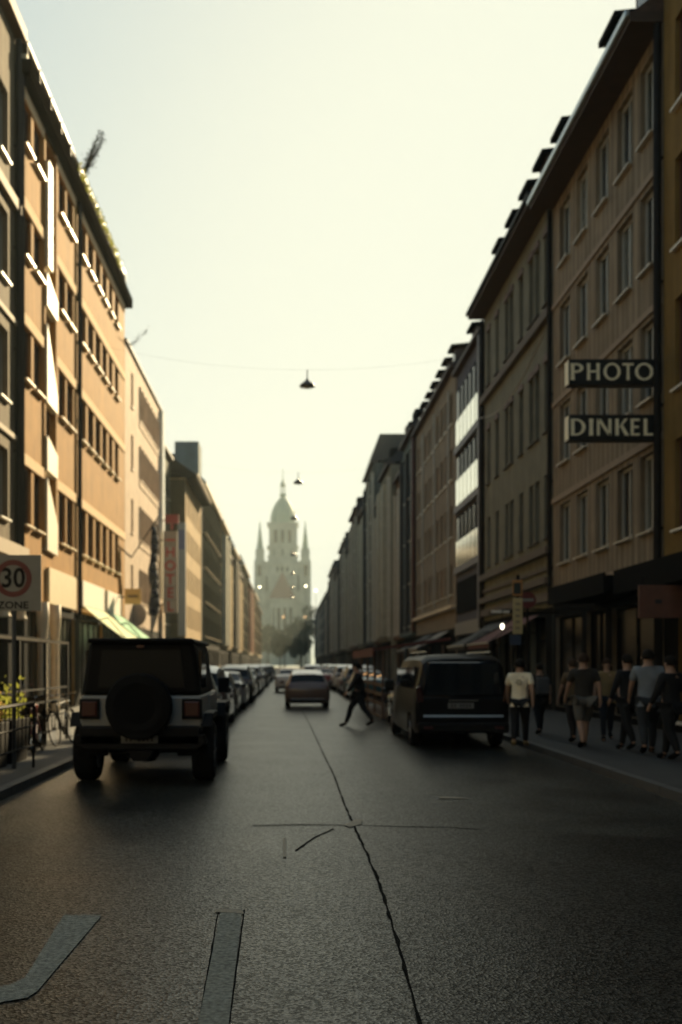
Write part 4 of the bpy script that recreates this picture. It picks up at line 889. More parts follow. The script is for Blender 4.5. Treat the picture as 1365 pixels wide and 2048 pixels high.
def person(label, X, Y, ht, rz, shirt, legs, stride=.35, arms=.25, shorts=False, hair=HAIRM, long_hair=False, shoe=None, sleeve=True, bag=None, lean=0, z=.12, jacket=False, phone=False, build=1.0):
    k = ht / 1.75; t = empty('person', (X, Y, z), rz); tag(t, label, 'person'); t.scale = (k * build, k * build, k)
    V = []; E = []; N = {}
    def add(nm, x, y, zz, r, par=None):
        N[nm] = len(V); V.append((x, y, zz, r))
        if par: E.append((N[par], N[nm]))
    add('pel', 0, 0, .96, (.15, .11)); add('sp', 0, .01 + lean * .2, 1.14, (.13, .10), 'pel'); add('ch', 0, .01 + lean * .5, 1.34, (.155, .11), 'sp'); add('nk', 0, lean * .8, 1.475, .062, 'ch')
    add('hb', 0, .02 + lean * .9, 1.56, .072, 'nk'); add('hd', 0, .025 + lean, 1.65, (.088, .10), 'hb'); add('ht', 0, .01 + lean, 1.72, .06, 'hd')
    for s, sg in (('l', -1), ('r', 1)):
        fw = stride * sg
        add('hip' + s, sg * .09, 0, .90, .095, 'pel')
        kx = .09 * sg; ky = math.sin(fw) * .44 + (.06 if fw > 0 else .05); kz = .90 - .43 * math.cos(fw * .8)
        add('th' + s, kx, ky * .5, (.90 + kz) / 2, .085, 'hip' + s); add('kn' + s, kx, ky, kz, .058, 'th' + s)
        ay = math.sin(fw) * .86; az = .09 if fw >= 0 else .09 + .10 * abs(fw) * 2
        add('cf' + s, kx, ky + (ay - ky) * .35 - .02, kz + (az - kz) * .35, .056, 'kn' + s); add('an' + s, kx, ay, az, .036, 'cf' + s)
        add('he' + s, kx, ay + .03, az - .045, .038, 'an' + s); add('to' + s, kx + sg * .02, ay + .17, .03 + (az - .09) * .3, .03, 'he' + s)
        a = -arms * sg
        add('sh' + s, sg * .18, lean * .7, 1.42, .062, 'ch'); ex, ey, ez = sg * .235, math.sin(a) * .27 + lean * .7, 1.42 - .28 * math.cos(a)
        add('el' + s, ex, ey, ez, .042, 'sh' + s)
        b = a + .25
        if phone and sg > 0: b = 1.9
        wx, wy, wz = sg * (.245 if not (phone and sg > 0) else .12), ey + math.sin(b) * .25, ez - .25 * math.cos(b)
        add('wr' + s, wx, wy, wz, .028, 'el' + s); dd = Vector((0, math.sin(b), -math.cos(b)))
        pm = Vector((wx, wy, wz)) + dd * .06; add('pa' + s, *pm, (.030, .018), 'wr' + s)
        for q in range(4):
            o_ = Vector((0, -.027 + .018 * q, 0)); l = (.06, .07, .075, .065)[q]; f1 = pm + o_ + dd * .035; f2 = f1 + (dd * .9 + Vector((-sg * .4, 0, 0))).normalized() * l * .6
            add('f%d%s' % (q, s), *f1, .009, 'pa' + s); add('g%d%s' % (q, s), *f2, .007, 'f%d%s' % (q, s))
        th = Vector((wx, wy, wz)) + dd * .025 + Vector((-sg * .01, .035, 0)); add('tb' + s, *th, .010, 'wr' + s); add('tc' + s, *(th + dd * .035 + Vector((0, .012, 0))), .008, 'tb' + s)
    add('nose', 0, .135 + lean, 1.63, .012, 'hd'); 
    body = skinned('body', V, E, SKIN, t)
    def subset(nm, names, extra, mat, root, lv=1):
        vs = []; mp = {}
        for n in names:
            v = V[N[n]]; r = v[3]; r = (r[0] + extra, r[1] + extra) if isinstance(r, tuple) else r + extra; mp[N[n]] = len(vs); vs.append((*v[:3], r))
        es = [(mp[a], mp[b]) for a, b in E if a in mp and b in mp]
        return vs, es, mp
    # shirt
    nm = ['pel', 'sp', 'ch', 'shl', 'shr']
    vs, es, mp = subset('s', nm, .022, shirt, 0)
    x, y, zz, r = V[N['nk']]; es.append((mp[N['ch']], len(vs))); vs.append((x, y, zz - .015, .085))
    for s in 'lr':
        a = Vector(V[N['sh' + s]][:3]); b = Vector(V[N['el' + s]][:3]); w2 = Vector(V[N['wr' + s]][:3])
        e_ = a.lerp(b, .75); es.append((mp[N['sh' + s]], len(vs))); vs.append((*e_, .066))
        if jacket: es.append((len(vs) - 1, len(vs))); vs.append((*b.lerp(w2, .1), .060)); es.append((len(vs) - 1, len(vs))); vs.append((*b.lerp(w2, .92), .042))
    es.append((mp[N['pel']], len(vs))); vs.append((0, 0, .90, (.14, .115)))
    skinned('shirt' if not jacket else 'jacket', vs, es, shirt, t)
    vs, es, mp = subset('l', ['pel', 'hipl', 'hipr', 'thl', 'thr', 'knl', 'knr'] + ([] if shorts else ['cfl', 'cfr', 'anl', 'anr']), .016, legs, 0)
    skinned('shorts' if shorts else 'trousers', vs, es, legs, t)
    for s in 'lr':
        vs, es, mp = subset('f', ['he' + s, 'to' + s, 'an' + s], .014, None, 0); skinned('shoe', vs, es, shoe or DARK, t)
    hc = Vector(V[N['hd']][:3]); v = MB(); n, m_ = 14, 8; rr = (.094, .110, .108)
    for i in range(m_ + 1):
        for q in range(n):
            ph = math.pi * .60 * i / m_; th = 2 * math.pi * q / n; back = math.sin(th) < .3
            dn = (.25 if back else -.12) * (i / m_)
            v.v.append((rr[0] * math.sin(ph) * math.cos(th), -.012 + rr[1] * math.sin(ph) * math.sin(th), rr[2] * math.cos(ph) * (1 if i < m_ - 1 else 1) - (dn * .12) + .02))
    v.f += [(i * n + q, i * n + (q + 1) % n, (i + 1) * n + (q + 1) % n, (i + 1) * n + q) for i in range(m_) for q in range(n)]
    hr = v.build('hair', hair, t, smooth=True); hr.location = hc
    if long_hair: MB().lathe([(.05, .05), (.10, -.02), (.095, -.2), (.06, -.3)], (hc.x, hc.y - .06, hc.z), n=12).build('hair', hair, t, smooth=True)
    for s in (-1, 1):
        MB().lathe([(.012, -.006), (.02, 0), (.012, .008)], (hc.x + s * .092, hc.y, hc.z - .02), axis='x', n=8).build('ear', SKIN, t)
        MB().lathe([(.004, -.004), (.009, 0), (.004, .004)], (hc.x + s * .032, hc.y + .098, hc.z + .005), axis='y', n=8).build('eye', DARK, t)
    MB().box(hc.x - .022, hc.x + .022, hc.y + .095, hc.y + .102, hc.z - .052, hc.z - .046).build('mouth', REDB, t)
    if bag:
        bb = MB().box(-.17, .17, -.28, -.13, 1.0, 1.42).build('backpack', bag, t, bevel=.05); MB().box(-.13, -.09, -.14, .13, 1.36, 1.44).box(.09, .13, -.14, .13, 1.36, 1.44).build('strap', bag, bb)
    return t
def gx(px, Y): return (px - VX) * Y / FP
person('person in dark clothes crossing the street behind the driving car', gx(719, 27.3), 27.3, 1.74, rad(80), cloth('black', (.012, .012, .013)), cloth('black_trousers', (.009, .009, .010)), stride=.40, arms=.35, jacket=True, z=0, lean=.05, build=1.15)
t1 = person('person in white printed T-shirt and black trousers walking beside the black van', gx(1040, 19.3), 19.3, 1.68, rad(-18), cloth('offwhite', (.95, .82, .58)), cloth('black_trousers', (.009, .009, .010)), stride=.22, arms=.35, shoe=M('shoe_tan', (.4, .27, .1), .7), z=.12, build=1.08)
INK = M('shirt_print', (.16, .11, .05), .9); v = MB()
for k in range(6):
    a = k * math.pi / 3; v.prism([(0.02 * math.cos(a + 1.5), 1.30 + .02 * math.sin(a + 1.5)), (.06 * math.cos(a - .25), 1.30 + .06 * math.sin(a - .25)), (.065 * math.cos(a + .25), 1.30 + .065 * math.sin(a + .25))], -.158, -.150, 'y')
v.build('back_print', INK, t1)
person('person in dark grey T-shirt and pale shorts walking away on the right pavement', gx(1168, 18.9), 18.9, 1.78, 0, cloth('charcoal', (.045, .038, .028)), cloth('pale_shorts', (.20, .18, .145)), stride=.3, arms=.3, shorts=True, hair=HAIRB, build=1.12)
person('person in tan top partly hidden behind the one in pale shorts', gx(1147, 20.2), 20.2, 1.68, .2, cloth('tan', (.20, .13, .06)), cloth('brown_trousers', (.03, .02, .015)), stride=.25, hair=HAIRB)
person('person in mustard shirt facing the camera between the others on the right pavement', gx(1214, 20.9), 20.9, 1.70, math.pi - .2, cloth('mustard', (.32, .22, .09)), cloth('navy_trousers', (.012, .013, .02)), stride=.28, hair=HAIRB, long_hair=True)
person('person dressed all in black next to the one in pale blue T-shirt', gx(1256, 18.4), 18.4, 1.76, .35, cloth('black', (.012, .012, .013)), cloth('black_trousers', (.009, .009, .010)), stride=.33, jacket=True)
person('tall person in pale blue T-shirt and jeans walking away on the right pavement', gx(1297, 17.7), 17.7, 1.84, -.2, cloth('pale_blue', (.34, .37, .39)), cloth('jeans', (.045, .05, .055)), stride=.3, arms=.3, build=1.12)
person('person in black jacket at the right edge of the picture', gx(1343, 16.6), 16.6, 1.72, .45, cloth('black', (.012, .012, .013)), cloth('black_trousers', (.009, .009, .010)), stride=.25, jacket=True, build=1.1)
person('shorter person in dark clothes with grey bag just beyond the white T-shirt', gx(1080, 22.5), 22.5, 1.6, .1, cloth('dark_olive', (.02, .02, .014)), cloth('black_trousers', (.009, .009, .010)), stride=.25, bag=cloth('grey_bag', (.14, .14, .14)))
person('person in brown jacket walking towards the camera near the cafe terrace', gx(985, 33), 33, 1.72, math.pi, cloth('brown_jacket', (.06, .035, .02)), cloth('black_trousers', (.009, .009, .010)), stride=.3, arms=.3, jacket=True, hair=HAIRB, long_hair=True)
person('distant person in dark coat walking on the left pavement beyond the off-roader', -4.6, 30.5, 1.75, 0, cloth('brown_coat', (.05, .035, .025)), cloth('black_trousers', (.009, .009, .010)), jacket=True)

# ------------------------------------------------------------------ speed-zone sign, left
SY = 15.2
zs = empty('zone_sign', (gx(27, SY), SY, 0.12)); tag(zs, 'square white speed zone sign with red ring, number 30 and ZONE at left edge', 'traffic sign')
zb, zt = zat(1222, SY) - .12, zat(1110, SY) - .12; hw = (zt - zb) / 2
SGN = M('sign_white', (.20, .20, .175), .5, .1, 6)
MB().box(-hw, hw, -.012, .012, zb, zt).build('sign_board', SGN, zs, bevel=.005)
MB().box(-hw + .02, hw - .02, .013, .02, zb + .02, zt - .02).build('sign_back', ZINC, zs)
cz = zat(1157, SY) - .12; rr = .285
MB().lathe([(rr, -.016), (rr, -.0125), (rr * .72, -.0125), (rr * .72, -.016), (rr, -.016)], (0, 0, cz), axis='y', n=40, caps=False).build('red_ring', M('sign_red', (.11, .012, .012), .5), zs)
text('numeral', '30', .42, M('sign_ink', (.006, .006, .006), .8, spec=.1), zs, (0, -.014, cz - .005), FRONT, .001, .9, .008)
text('lettering', 'ZONE', .15, M('sign_ink', (.012, .012, .012)), zs, (0, -.014, zb + .085), FRONT, .001, 1.15, .003)
MB().tube((0, .045, 0), (0, .045, zt - .05), .035).build('post', M('post_grey', (.05, .05, .048), .5), zs)
# ---- pole with panels on the right pavement
PY = 21.8; pX = gx(1037, PY)
ps = empty('sign_post', (pX, PY, .12)); tag(ps, 'thin post with stacked small panels beside the white T-shirt person', 'traffic sign')
MB().tube((.0, .03, 0), (0, .03, zat(1150, PY) - .12), .035).build('post', BLACKM, ps)
def pan(x0, x1, y0, y1, mat, nm='panel'):
    return MB().box(gx(x0, PY) - pX, gx(x1, PY) - pX, -.03, -.008, zat(y1, PY) - .12, zat(y0, PY) - .12).build(nm, mat, ps, bevel=.004)
pan(1026, 1045, 1196, 1268, M('panel_yellowish', (.42, .34, .17), .6, .08, 8)); pan(1025, 1045, 1160, 1192, M('panel_orange_frame', (.36, .17, .05), .5))
q = MB().box(gx(1027, PY) - pX, gx(1041, PY) - pX, -.036, -.031, zat(1188, PY) - .12, zat(1166, PY) - .12).build('panel', M('panel_green_black', (.02, .03, .025), .4), ps)
pan(1020, 1042, 1270, 1290, M('panel_blue', (.02, .035, .07), .5))
v = MB()
for k in range(5): v.box(gx(1031, PY) - pX, gx(1040, PY) - pX, -.034, -.0305, zat(1206 + 12 * k + 4, PY) - .12, zat(1206 + 12 * k, PY) - .12)
v.build('panel_marks', M('panel_mark', (.2, .16, .1), .6), ps)
rs = empty('round_sign', (gx(1056, 24), 24, .12)); tag(rs, 'dim red round traffic sign behind the post with panels', 'traffic sign')
MB().tube((0, .03, 0), (0, .03, zat(1185, 24) - .12), .03).build('post', BLACKM, rs)
MB().lathe([(.20, 0), (.20, -.015), (.0, -.015)], (0, 0, zat(1200, 24) - .12), axis='y', n=28).build('disc', M('dim_red', (.10, .015, .015), .5), rs)
MB().box(-.14, .14, -.019, -.016, zat(1200, 24) - .155, zat(1200, 24) - .085).build('bar', SGN, rs)
# wall lantern, its glint put in as emission, red board, canopies
wl = empty('wall_lamp', (gx(1005, 30), 30, zat(1253, 30))); tag(wl, 'small globe lamp with a glint under the bright strip on the right', 'lamp')
em, n, b = newmat('lamp_globe'); b.inputs['Emission Color'].default_value = (1, .93, .7, 1); b.inputs['Emission Strength'].default_value = 2.0
MB().lathe([(.015, -.08), (.04, -.06), (.055, 0), (.04, .06), (.015, .08)], n=14).build('globe', em, wl, smooth=True)
MB().tube((0, 0, .09), (0, 0, .5), .015).tube((0, 0, .5), (RF - gx(1005, 30), 0, .55), .02).build('arm', BLACKM, wl)
cb = empty('canopy', (RF, 24.3, 3.4)); tag(cb, 'flat black canopy over the shop below the projecting signs', 'canopy')
MB().box(-1.35, -.01, 0, 5.2, .1, .5).build('roof', DARK, cb, bevel=.02); MB().box(-1.42, -1.36, 0, 5.2, .05, .56).build('fascia', M('fascia_black', (.006, .006, .006), .9, spec=.05), cb)
c2_ = empty('canopy', (RF, 14.2, 3.35)); tag(c2_, 'flat black canopy over the shop of the ochre building', 'canopy')
MB().box(-1.2, -.01, 0, 9.8, .1, .5).build('roof', DARK, c2_, bevel=.02); MB().box(-1.27, -1.21, 0, 9.8, .05, .62).build('fascia', M('fascia_black', (.012, .012, .012)), c2_)
rb = empty('shop_board', (gx(1322, 20.5), 20.5, zat(1236, 20.5))); tag(rb, 'dim brown red shop board hanging under the canopy at right', 'sign')
MB().box(-.45, .5, 0, .06, 0, .68).build('board', M('board_rust', (.12, .05, .03), .6, .2, 5), rb, bevel=.01)
MB().tube((-.35, .03, .68), (-.35, .03, .85), .012).tube((.4, .03, .68), (.4, .03, .85), .012).build('hanger', BLACKM, rb)
MB().box(-.12, .02, -.006, -.002, .3, .38).build('mark', PLINK, rb)
st = empty('light_strip', (gx(1000, 31.5), 31.5, zat(1226, 31.5))); tag(st, 'thin pale canopy edge above the globe lamp on the right', 'canopy')
MB().box(-.25, 1.9, 0, .5, 0, .06).build('slab', DARK, st); MB().box(-.27, .3, -.03, -.002, .0, .08).build('edge', WHITE, st)

# ---- HOTEL sign and the other signs on the left
HY = 61.8
hs = empty('hotel_sign', (gx(341, HY), HY, zat(1226, HY))); tag(hs, 'tall white vertical sign with red letters HOTEL', 'sign')
hz = zat(1062, HY) - zat(1226, HY); ww = gx(355, HY) - gx(327, HY)
MB().box(-ww/2, ww/2, 0, .25, 0, hz).build('sign_box', M('sign_cream', (.30, .26, .20), .5, .08, 4), hs, bevel=.02)
RL = M('letter_red', (.42, .035, .03), .5)
for k, c in enumerate('HOTEL'):
    zc_ = hz - 1.35 - k * .84; MB().box(-.36, .36, -.012, -.003, zc_ - .37, zc_ + .37).build('letter_panel', M('letter_panel_pale', (.40, .36, .29), .5), hs)
    text('letter', c, .86, RL, hs, (0, -.02, zc_), FRONT, .006, 1.0, .02)
MB().box(-.3, .3, -.012, -.003, hz - .62, hz - .5).build('stripe', RL, hs)
MB().box(-ww/2 - .25, -ww/2, .1, .15, .5, .58).box(-ww/2 - .25, -ww/2, .1, .15, hz - .6, hz - .52).build('bracket', BLACKM, hs)
h2 = empty('red_sign', (gx(343, HY), HY + .4, zat(1056, HY))); tag(h2, 'small dark red sign above the hotel sign', 'sign')
MB().prism([(-.42, .35), (.42, .35), (.4, .9), (-.45, .9)], 0, .15, 'y').build('panel', M('deep_red', (.22, .02, .02), .5), h2); MB().tube((0, .07, 0), (0, .07, .4), .1).box(-1, -.3, .05, .1, .5, .56).build('bracket', M('deep_red', (.22, .02, .02)), h2)
b2 = empty('blue_sign', (gx(364, 70), 70, zat(1272, 70))); tag(b2, 'tall blue grey sign column behind the hotel sign', 'sign')
hb = zat(1045, 70) - zat(1272, 70); MB().box(-.27, .27, 0, .3, 0, hb).build('column', M('blue_grey_metal', (.12, .17, .22), .5, .1, 3), b2, bevel=.02)
MB().box(-.22, .22, -.02, -.003, hb - 1.9, hb - .5).build('emblem', M('emblem_blue', (.03, .06, .19), .5), b2); MB().box(-.9, -.27, .1, .16, 1, 1.08).box(-.9, -.27, .1, .16, hb - 1.1, hb - 1.02).build('bracket', BLACKM, b2)
fl = empty('flag', (-6.95, 51.2, 0)); tag(fl, 'furled navy flag hanging from a pole on the pink building', 'flag')
fv = MB(); nn = 10
for k in range(nn):
    z = 8.8 - 4.6 * k / nn; z2 = 8.8 - 4.6 * (k + 1) / nn; r0 = .1 + .1 * math.sin(k * .9) ** 2 + .012 * k; r1 = .1 + .1 * math.sin((k + 1) * .9) ** 2 + .012 * (k + 1); fv.tube((.05 * math.sin(k), 0, z), (.05 * math.sin(k + 1), 0, z2), r0, r1, 8)
fv.build('cloth', cloth('navy', (.015, .025, .06)), fl, smooth=True); MB().tube((-1.15, 0, 7.2), (.25, 0, 9.3), .035).build('pole', BLACKM, fl)
os_ = empty('orange_sign', (gx(266, 46.5), 46.5, zat(1208, 46.5))); tag(os_, 'small tan projecting sign at the end of the orange building', 'sign')
MB().box(-.38, .38, 0, .16, 0, .72).build('box', M('tan_orange', (.50, .29, .10), .5, .1, 6), os_, bevel=.02); MB().box(-.25, .25, -.012, -.002, .3, .42).build('stripe', M('brown_ink', (.12, .06, .02), .6), os_); MB().box(-.72, -.38, .06, .1, .3, .36).build('bracket', BLACKM, os_)
rd = empty('round_shop_sign', (gx(268, 52), 52, zat(1230, 52))); tag(rd, 'round pale pink shop sign beyond the awnings', 'sign')
MB().lathe([(.62, 0), (.66, -.04), (.62, -.1)], axis='y', n=28).build('disc', M('pale_pink', (.42, .34, .27), .5, .08, 4), rd); MB().box(-1.0, -.6, -.07, -.03, -.03, .03).build('bracket', BLACKM, rd)

# ------------------------------------------------------------------ left terrace: enclosure, planters, bicycles
te = empty('terrace_fence', (-4.75, 15.6, .12)); tag(te, 'black metal terrace frame with rails on the left pavement', 'fence')
for y in (.0, 1.9, 3.8, 5.7): MB().box(-.03, .03, y - .03, y + .03, 0, 2.02).build('post', BLACKM, te)
MB().box(-2.6, -.04, -.03, 4.4, 2.02, 2.1).build('roof', DARK, te)
MB().box(-2.55, -2.5, 0, 4.3, 0, 2.01).build('back_panel', DARK, te)
for y in (.0, 1.9): MB().box(-.012, .012, y + .04, y + 1.86, .03, 1.0).build('lower_panel', M('matt_black', (.006, .005, .004)), te)
MB().box(-.035, .035, -.03, 5.73, 2.022, 2.07).build('top_rail', M('rail_metal', (.22, .2, .17), .3, metal=.7), te)
for z in (.25, .55, .85, 1.1): MB().box(-.015, .015, .03, 5.67, z, z + .035).build('rail', BLACKM, te)
for k in range(19): MB().box(-.008, .008, .28 + .29 * k, .296 + .29 * k, .285, .55).build('bar', BLACKM, te)
# near barrier across pavement end
nf = empty('pedestrian_barrier', (-3.95, 13.2, .12)); tag(nf, 'dark tubular barrier at the kerb left of the off-roader', 'barrier')
v = MB().path([(0, 0, 0), (0, 0, 1.0), (0, 2.2, 1.0), (0, 2.2, 0)], .025); v.build('frame', BLACKM, nf)
for z in (.35, .65): MB().tube((0, 0, z), (0, 2.2, z), .016).build('rail', BLACKM, nf)
for k in range(9): MB().tube((0, .22 * (k + 1), .35), (0, .22 * (k + 1), 1.0), .009).build('bar', BLACKM, nf)
BGR = M('bike_frame_red', (.12, .02, .015), .3, coat=.5); BGB = M('bike_frame_black', (.01, .01, .01), .3, coat=.5); BGS = M('bike_metal', (.6, .57, .5), .15, metal=1)
def bicycle(frame_m):
    t = empty('bicycle', (0, 0, 0)); fr = MB()
    bb = (0, .44, .28); seat = (0, .30, .80); headt = (0, .88, .86); headb = (0, .93, .66); ra_, fa = (0, 0, .34), (0, 1.05, .34)
    for a, b, r in ((bb, seat, .016), (seat, headt, .016), (bb, headb, .019), (headt, headb, .02), (ra_, bb, .011), (ra_, (0, .32, .74), .009), (headb, fa, .013)): fr.tube(a, b, r, r, 7)
    fr.build('frame', frame_m, t)
    for (c, _) in ((ra_, 0), (fa, 1)):
        v = MB(); n = 28
        for k in range(n):
            a0, a1 = 2 * math.pi * k / n, 2 * math.pi * (k + 1) / n
            v.tube((0, c[1] + .33 * math.cos(a0), c[2] + .33 * math.sin(a0)), (0, c[1] + .33 * math.cos(a1), c[2] + .33 * math.sin(a1)), .017, .017, 6)
        w_ = v.build('wheel', TYRE, t); s_ = MB()
        for k in range(14): a0 = 2 * math.pi * k / 14; s_.tube((.015 * (-1) ** k, c[1], c[2]), (0, c[1] + .315 * math.cos(a0), c[2] + .315 * math.sin(a0)), .0025, .0025, 3)
        s_.lathe([(.03, -.03), (.03, .03)], c, axis='x', n=10).build('spokes', BGS, w_)
        m2 = MB()
        for k in range(3, 12):
            a0, a1 = math.pi * k / 14, math.pi * (k + 1) / 14
            m2.quad(*[(xx, c[1] + .365 * math.cos(a), c[2] + .365 * math.sin(a)) for xx, a in ((-.025, a0), (.025, a0), (.025, a1), (-.025, a1))])
        m2.build('mudguard', BGS, t)
    MB().prism([(-.07, .16), (.07, .16), (.025, .42), (-.025, .42)], .84, .89, 'z').build('saddle', DARK, t, bevel=.015)
    MB().path([(0, .88, .86), (0, .87, .99), (-.06, .9, 1.0), (-.28, .82, 1.0)], .012).path([(0, .87, .99), (.06, .9, 1.0), (.28, .82, 1.0)], .012).build('handlebar', BGS, t)
    MB().lathe([(.09, .03), (.09, .045)], bb, axis='x', n=18).tube(bb, (.09, .5, .14), .01).box(.06, .15, .46, .54, .12, .14).build('crank', BGS, t)
    MB().box(-.06, .06, -.2, .22, .70, .72).build('carrier', BGS, t); MB().lathe([(.04, 0), (.045, .05), (.02, .06)], (0, .97, .83), axis='y', n=12).build('lamp', BGS, t)
    return t
bp_ = bicycle(BGR)
BL = ['red bicycle leaning at the terrace frame, nearest on the left pavement', 'black bicycle parked behind the red one on the left pavement', 'bicycle with shiny mudguards standing by the lit columns', 'bicycle standing against the front of the orange building']
for k, (x, y, rz, m_) in enumerate([(-4.45, 17.4, .1, BGR), (-4.5, 19.3, -.1, BGB), (-6.6, 22.8, .5, BGB), (-7.2, 27.5, .25, BGR)]):
    o = bp_ if k == 0 else copy_tree(bp_); o.location = (x, y, .12); o.rotation_euler = (0, rad(-8), rz); tag(o, BL[k], 'bicycle', 'bicycles on the left pavement')
    for c in o.children:
        if c.name.startswith('frame'): c.material_slots[0].link = 'OBJECT'; c.material_slots[0].material = m_
PLB = M('planter_black', (.01, .009, .008), .8, spec=.1); GLEAF = fabric('leaf_glint_gold', (.36, .24, .08))  # golden sun glints put into the leaf colour
for k, (y, lab) in enumerate(((14.7, 'black planter with sun-caught leaves at the left edge, nearest the sign'), (15.9, 'black planter with sun-caught leaves left of the off-roader'))):
    t = empty('planter', (-4.6, y, .12)); tag(t, lab, 'planter', 'planters along the terrace')
    MB().prism([(-.18, 0), (.18, 0), (.22, .7), (-.22, .7)], 0, .9, 'y').build('planter_box', PLB, t, bevel=.01)
    v = MB()
    for _ in range(170):
        p = Vector((R_.gauss(0, .13), R_.uniform(0, .9), .72 + abs(R_.gauss(0, .27)))); A = Vector((R_.gauss(0, 1), R_.gauss(0, 1), R_.gauss(0, 1))).normalized() * .05; B = A.orthogonal().normalized() * .028
        v.quad(p - A, p - B, p + A, p + B)
    v.build('foliage', [GLEAF, VINE][k], t, fix=False)
# cafe tables and chairs seen as dark shapes
def cafe_table(): 
    t = empty('cafe_table', (0, 0, 0)); MB().lathe([(.33, .72), (.33, .745)], n=22).build('table_top', M('table_brown', (.12, .07, .04), .35), t); MB().tube((0, 0, .02), (0, 0, .72), .03).lathe([(.22, 0), (.2, .03)], n=14).build('table_leg', BLACKM, t); return t
def cafe_chair():
    t = empty('cafe_chair', (0, 0, 0)); W_ = M('chair_wood', (.16, .09, .04), .5)
    MB().box(-.2, .2, -.2, .2, .44, .47).build('seat', W_, t, bevel=.01)
    for a in (-.18, .18):
        for b in (-.18, .18): MB().tube((a, b, 0), (a * .95, b * .95, .44), .014).build('leg', BLACKM, t)
    MB().box(-.2, .2, -.22, -.2, .62, .86).build('backrest', W_, t, bevel=.01); MB().tube((-.18, -.21, .46), (-.18, -.21, .86), .012).tube((.18, -.21, .46), (.18, -.21, .86), .012).build('back_frame', BLACKM, t); return t
ct, cc = cafe_table(), cafe_chair(); first = True
TBL = ['small brown cafe table inside the left terrace, nearest', 'small cafe table inside the left terrace, farther', 'cafe table on the right terrace next to the black hatchback', 'cafe table on the right terrace, second from the van', 'cafe table on the right terrace, farthest']
for k, (x, y) in enumerate([(-6.2, 16.6), (-6.2, 19.6), (3.9, 31.6), (3.9, 34.4), (3.9, 37.4)]):
    o = ct if k == 0 else copy_tree(ct); o.location = (x, y, .12 if k < 2 else 0.09); tag(o, TBL[k], 'table', 'cafe tables')
    for i, (dx_, dy_, rz) in enumerate(((-.1, -.6, 0), (.1, .62, math.pi))):
        c = cc if first else copy_tree(cc); first = False; c.location = (x + dx_, y + dy_, .12 if k < 2 else .09); c.rotation_euler = (0, 0, rz)
        tag(c, 'wooden cafe chair at the %s side of the %s' % (('near', 'far')[i], ('nearest left terrace table', 'farther left terrace table', 'first right terrace table', 'middle right terrace table', 'farthest right terrace table')[k]), 'chair', 'cafe chairs')
# right parklet in the parking bay with low roof
pk = empty('parklet', (KR - 2.0, 30.6, 0)); tag(pk, 'wooden street terrace with dark red canvas roof in the right parking bay', 'terrace')
DK = M('deck_wood', (.09, .055, .035), .7, .2, 8); CAN = M('canvas_red', (.11, .028, .022), .8, .1, 4)
for k in range(18): MB().box(0, 1.95, .02 + .5 * k, .49 + .5 * k, .03, .09).build('plank', DK, pk)
for y in (0.05, 3, 6, 8.95):
    for x in (.05, 1.9): MB().box(x - .04, x + .04, y - .04, y + .04, .09, 2.3 if x > 1 else 2.15).build('post', DK, pk)
MB().prism([(-.25, 2.152), (2.1, 2.45), (2.1, 2.53), (-.25, 2.2)], -.2, 9.2, 'y').build('roof', CAN, pk)
MB().box(-.29, -.251, -.2, 9.2, 1.95, 2.22).build('valance', CAN, pk)
for z in (.4, .7, 1.0): 
    for (a, b) in ((.1, 2.96), (3.04, 5.96), (6.04, 8.9)): MB().box(.03, .06, a, b, z, z + .12).build('rail_board', DK, pk)
for z in (.4, .7, 1.0): MB().box(.1, 1.85, .03, .06, z, z + .12).build('rail_board', DK, pk)
BULB, n, b = newmat('warm_bulb'); b.inputs['Emission Color'].default_value = (1, .5, .16, 1); b.inputs['Emission Strength'].default_value = .9
sl = empty('string_lights', (KR - 2.05, 30.6, 0)); tag(sl, 'row of small warm bulbs along the terrace roof edge', 'lights')
for k in range(9): MB().lathe([(.008, -.02), (.018, 0), (.008, .02)], (0.15, .4 + k, 1.39 - .04 * (k % 3)), n=8).build('bulb', BULB, sl)
MB().path([(0.15, .4 + k, 1.43 - .04 * (k % 3)) for k in range(9)], .006, 4).build('cable', BLACKM, sl)
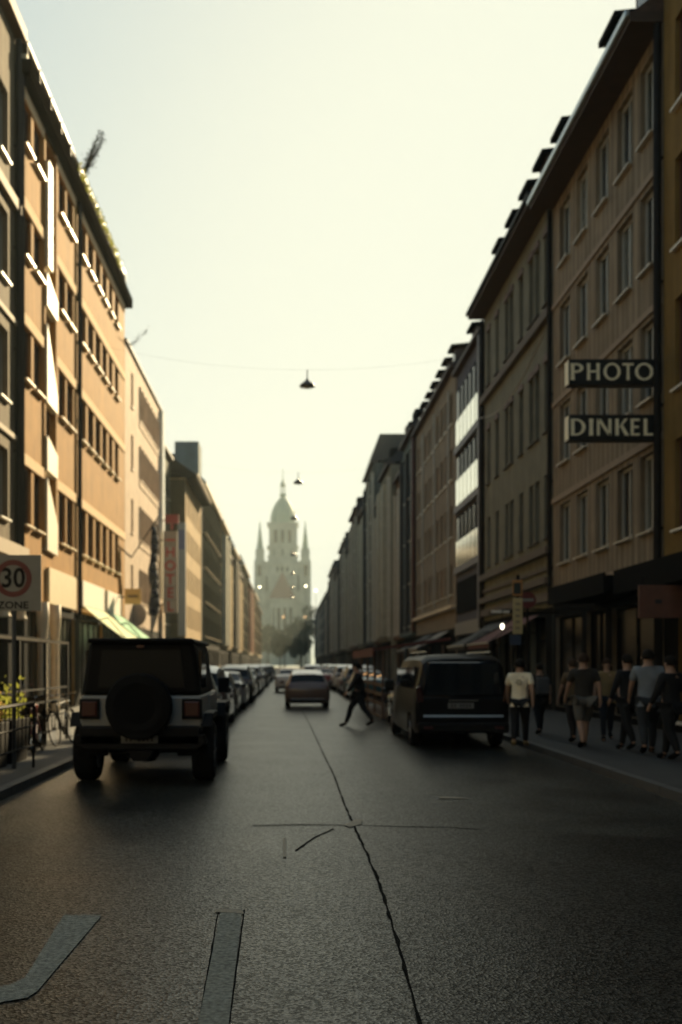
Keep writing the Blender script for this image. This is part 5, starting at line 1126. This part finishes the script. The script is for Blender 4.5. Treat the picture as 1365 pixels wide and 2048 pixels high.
for k, (y, z0, lab) in enumerate([(36, 3.5, 'open shop awning with pale edge behind the terrace, nearer'), (41, 3.5, 'open shop awning with pale edge behind the terrace, farther'), (56, 3.6, 'striped pale awning beyond the glazed building on the right'), (62, 3.6, 'dark awning below the panelled building on the right')]):
    awning(lab, y, y + 4.2, RF - .05, RF - 1.9, z0, z0 - 1.0, (CAN, M('canvas_dark', (.03, .03, .028), .8), M('canvas_grey', (.20, .18, .15), .8), M('canvas_dark', (.03, .03, .028)))[k])
# far street clutter: lit shop lamps as discs of bokeh
GLB_, n, b = newmat('far_lamp'); b.inputs['Emission Color'].default_value = (1, .86, .55, 1); b.inputs['Emission Strength'].default_value = 2.5
for k, (px, py, Y, lab) in enumerate([(520, 1174, 250, 'lit pale lamp left of the church at the far left roofline'), (612, 1172, 250, 'lit pale lamp right of the church gable'), (632, 1181, 235, 'lit pale lamp by the far right roofs'),
                                      (567, 1234, 300, 'orange lit lamp low in front of the church, left one'), (611, 1234, 300, 'orange lit lamp low in front of the church, right one')]):
    t = empty('far_street_lamp', (gx(px, Y), Y, 0)); tag(t, lab, 'street lamp', 'lit lamps far down the street'); zz = zat(py, Y)
    MB().lathe([(.1, -.25), (.3, 0), (.1, .25)], (0, 0, zz), n=10).build('globe', GLB_ if k < 3 else BULB, t, smooth=True); MB().tube((0, .3, 0), (0, .3, zz), .07, .04).tube((0, .3, zz), (0, 0, zz + .2), .04).build('post', BLACKM, t)
# festoon wire on the right
fw_ = empty('overhead_cable', (0, 0, 0)); tag(fw_, 'sagging pale cable strung across the front of the green grey building', 'cable')
MB().path([(RF - .35, 34.2 + 11.5 * k / 14, 13.0 - 1.3 * math.sin(math.pi * k / 14) * .6) for k in range(15)], .02, 5).build('cable', M('cable_pale', (.3, .28, .22), .6), fw_)

# ------------------------------------------------------------------ haze
hm = bpy.data.materials.new('haze_air'); hm.use_nodes = True; hm.node_tree.nodes.clear()
ho = hm.node_tree.nodes.new('ShaderNodeOutputMaterial'); pv = hm.node_tree.nodes.new('ShaderNodeVolumePrincipled')
pv.inputs['Color'].default_value = (.86, .97, .90, 1); pv.inputs['Density'].default_value = .00038; pv.inputs['Anisotropy'].default_value = .1
hm.node_tree.links.new(pv.outputs[0], ho.inputs['Volume'])
hz_ = MB().box(-540, 540, -80, 660, -1.2, 105).build('haze', hm); tag(hz_, kind='stuff')
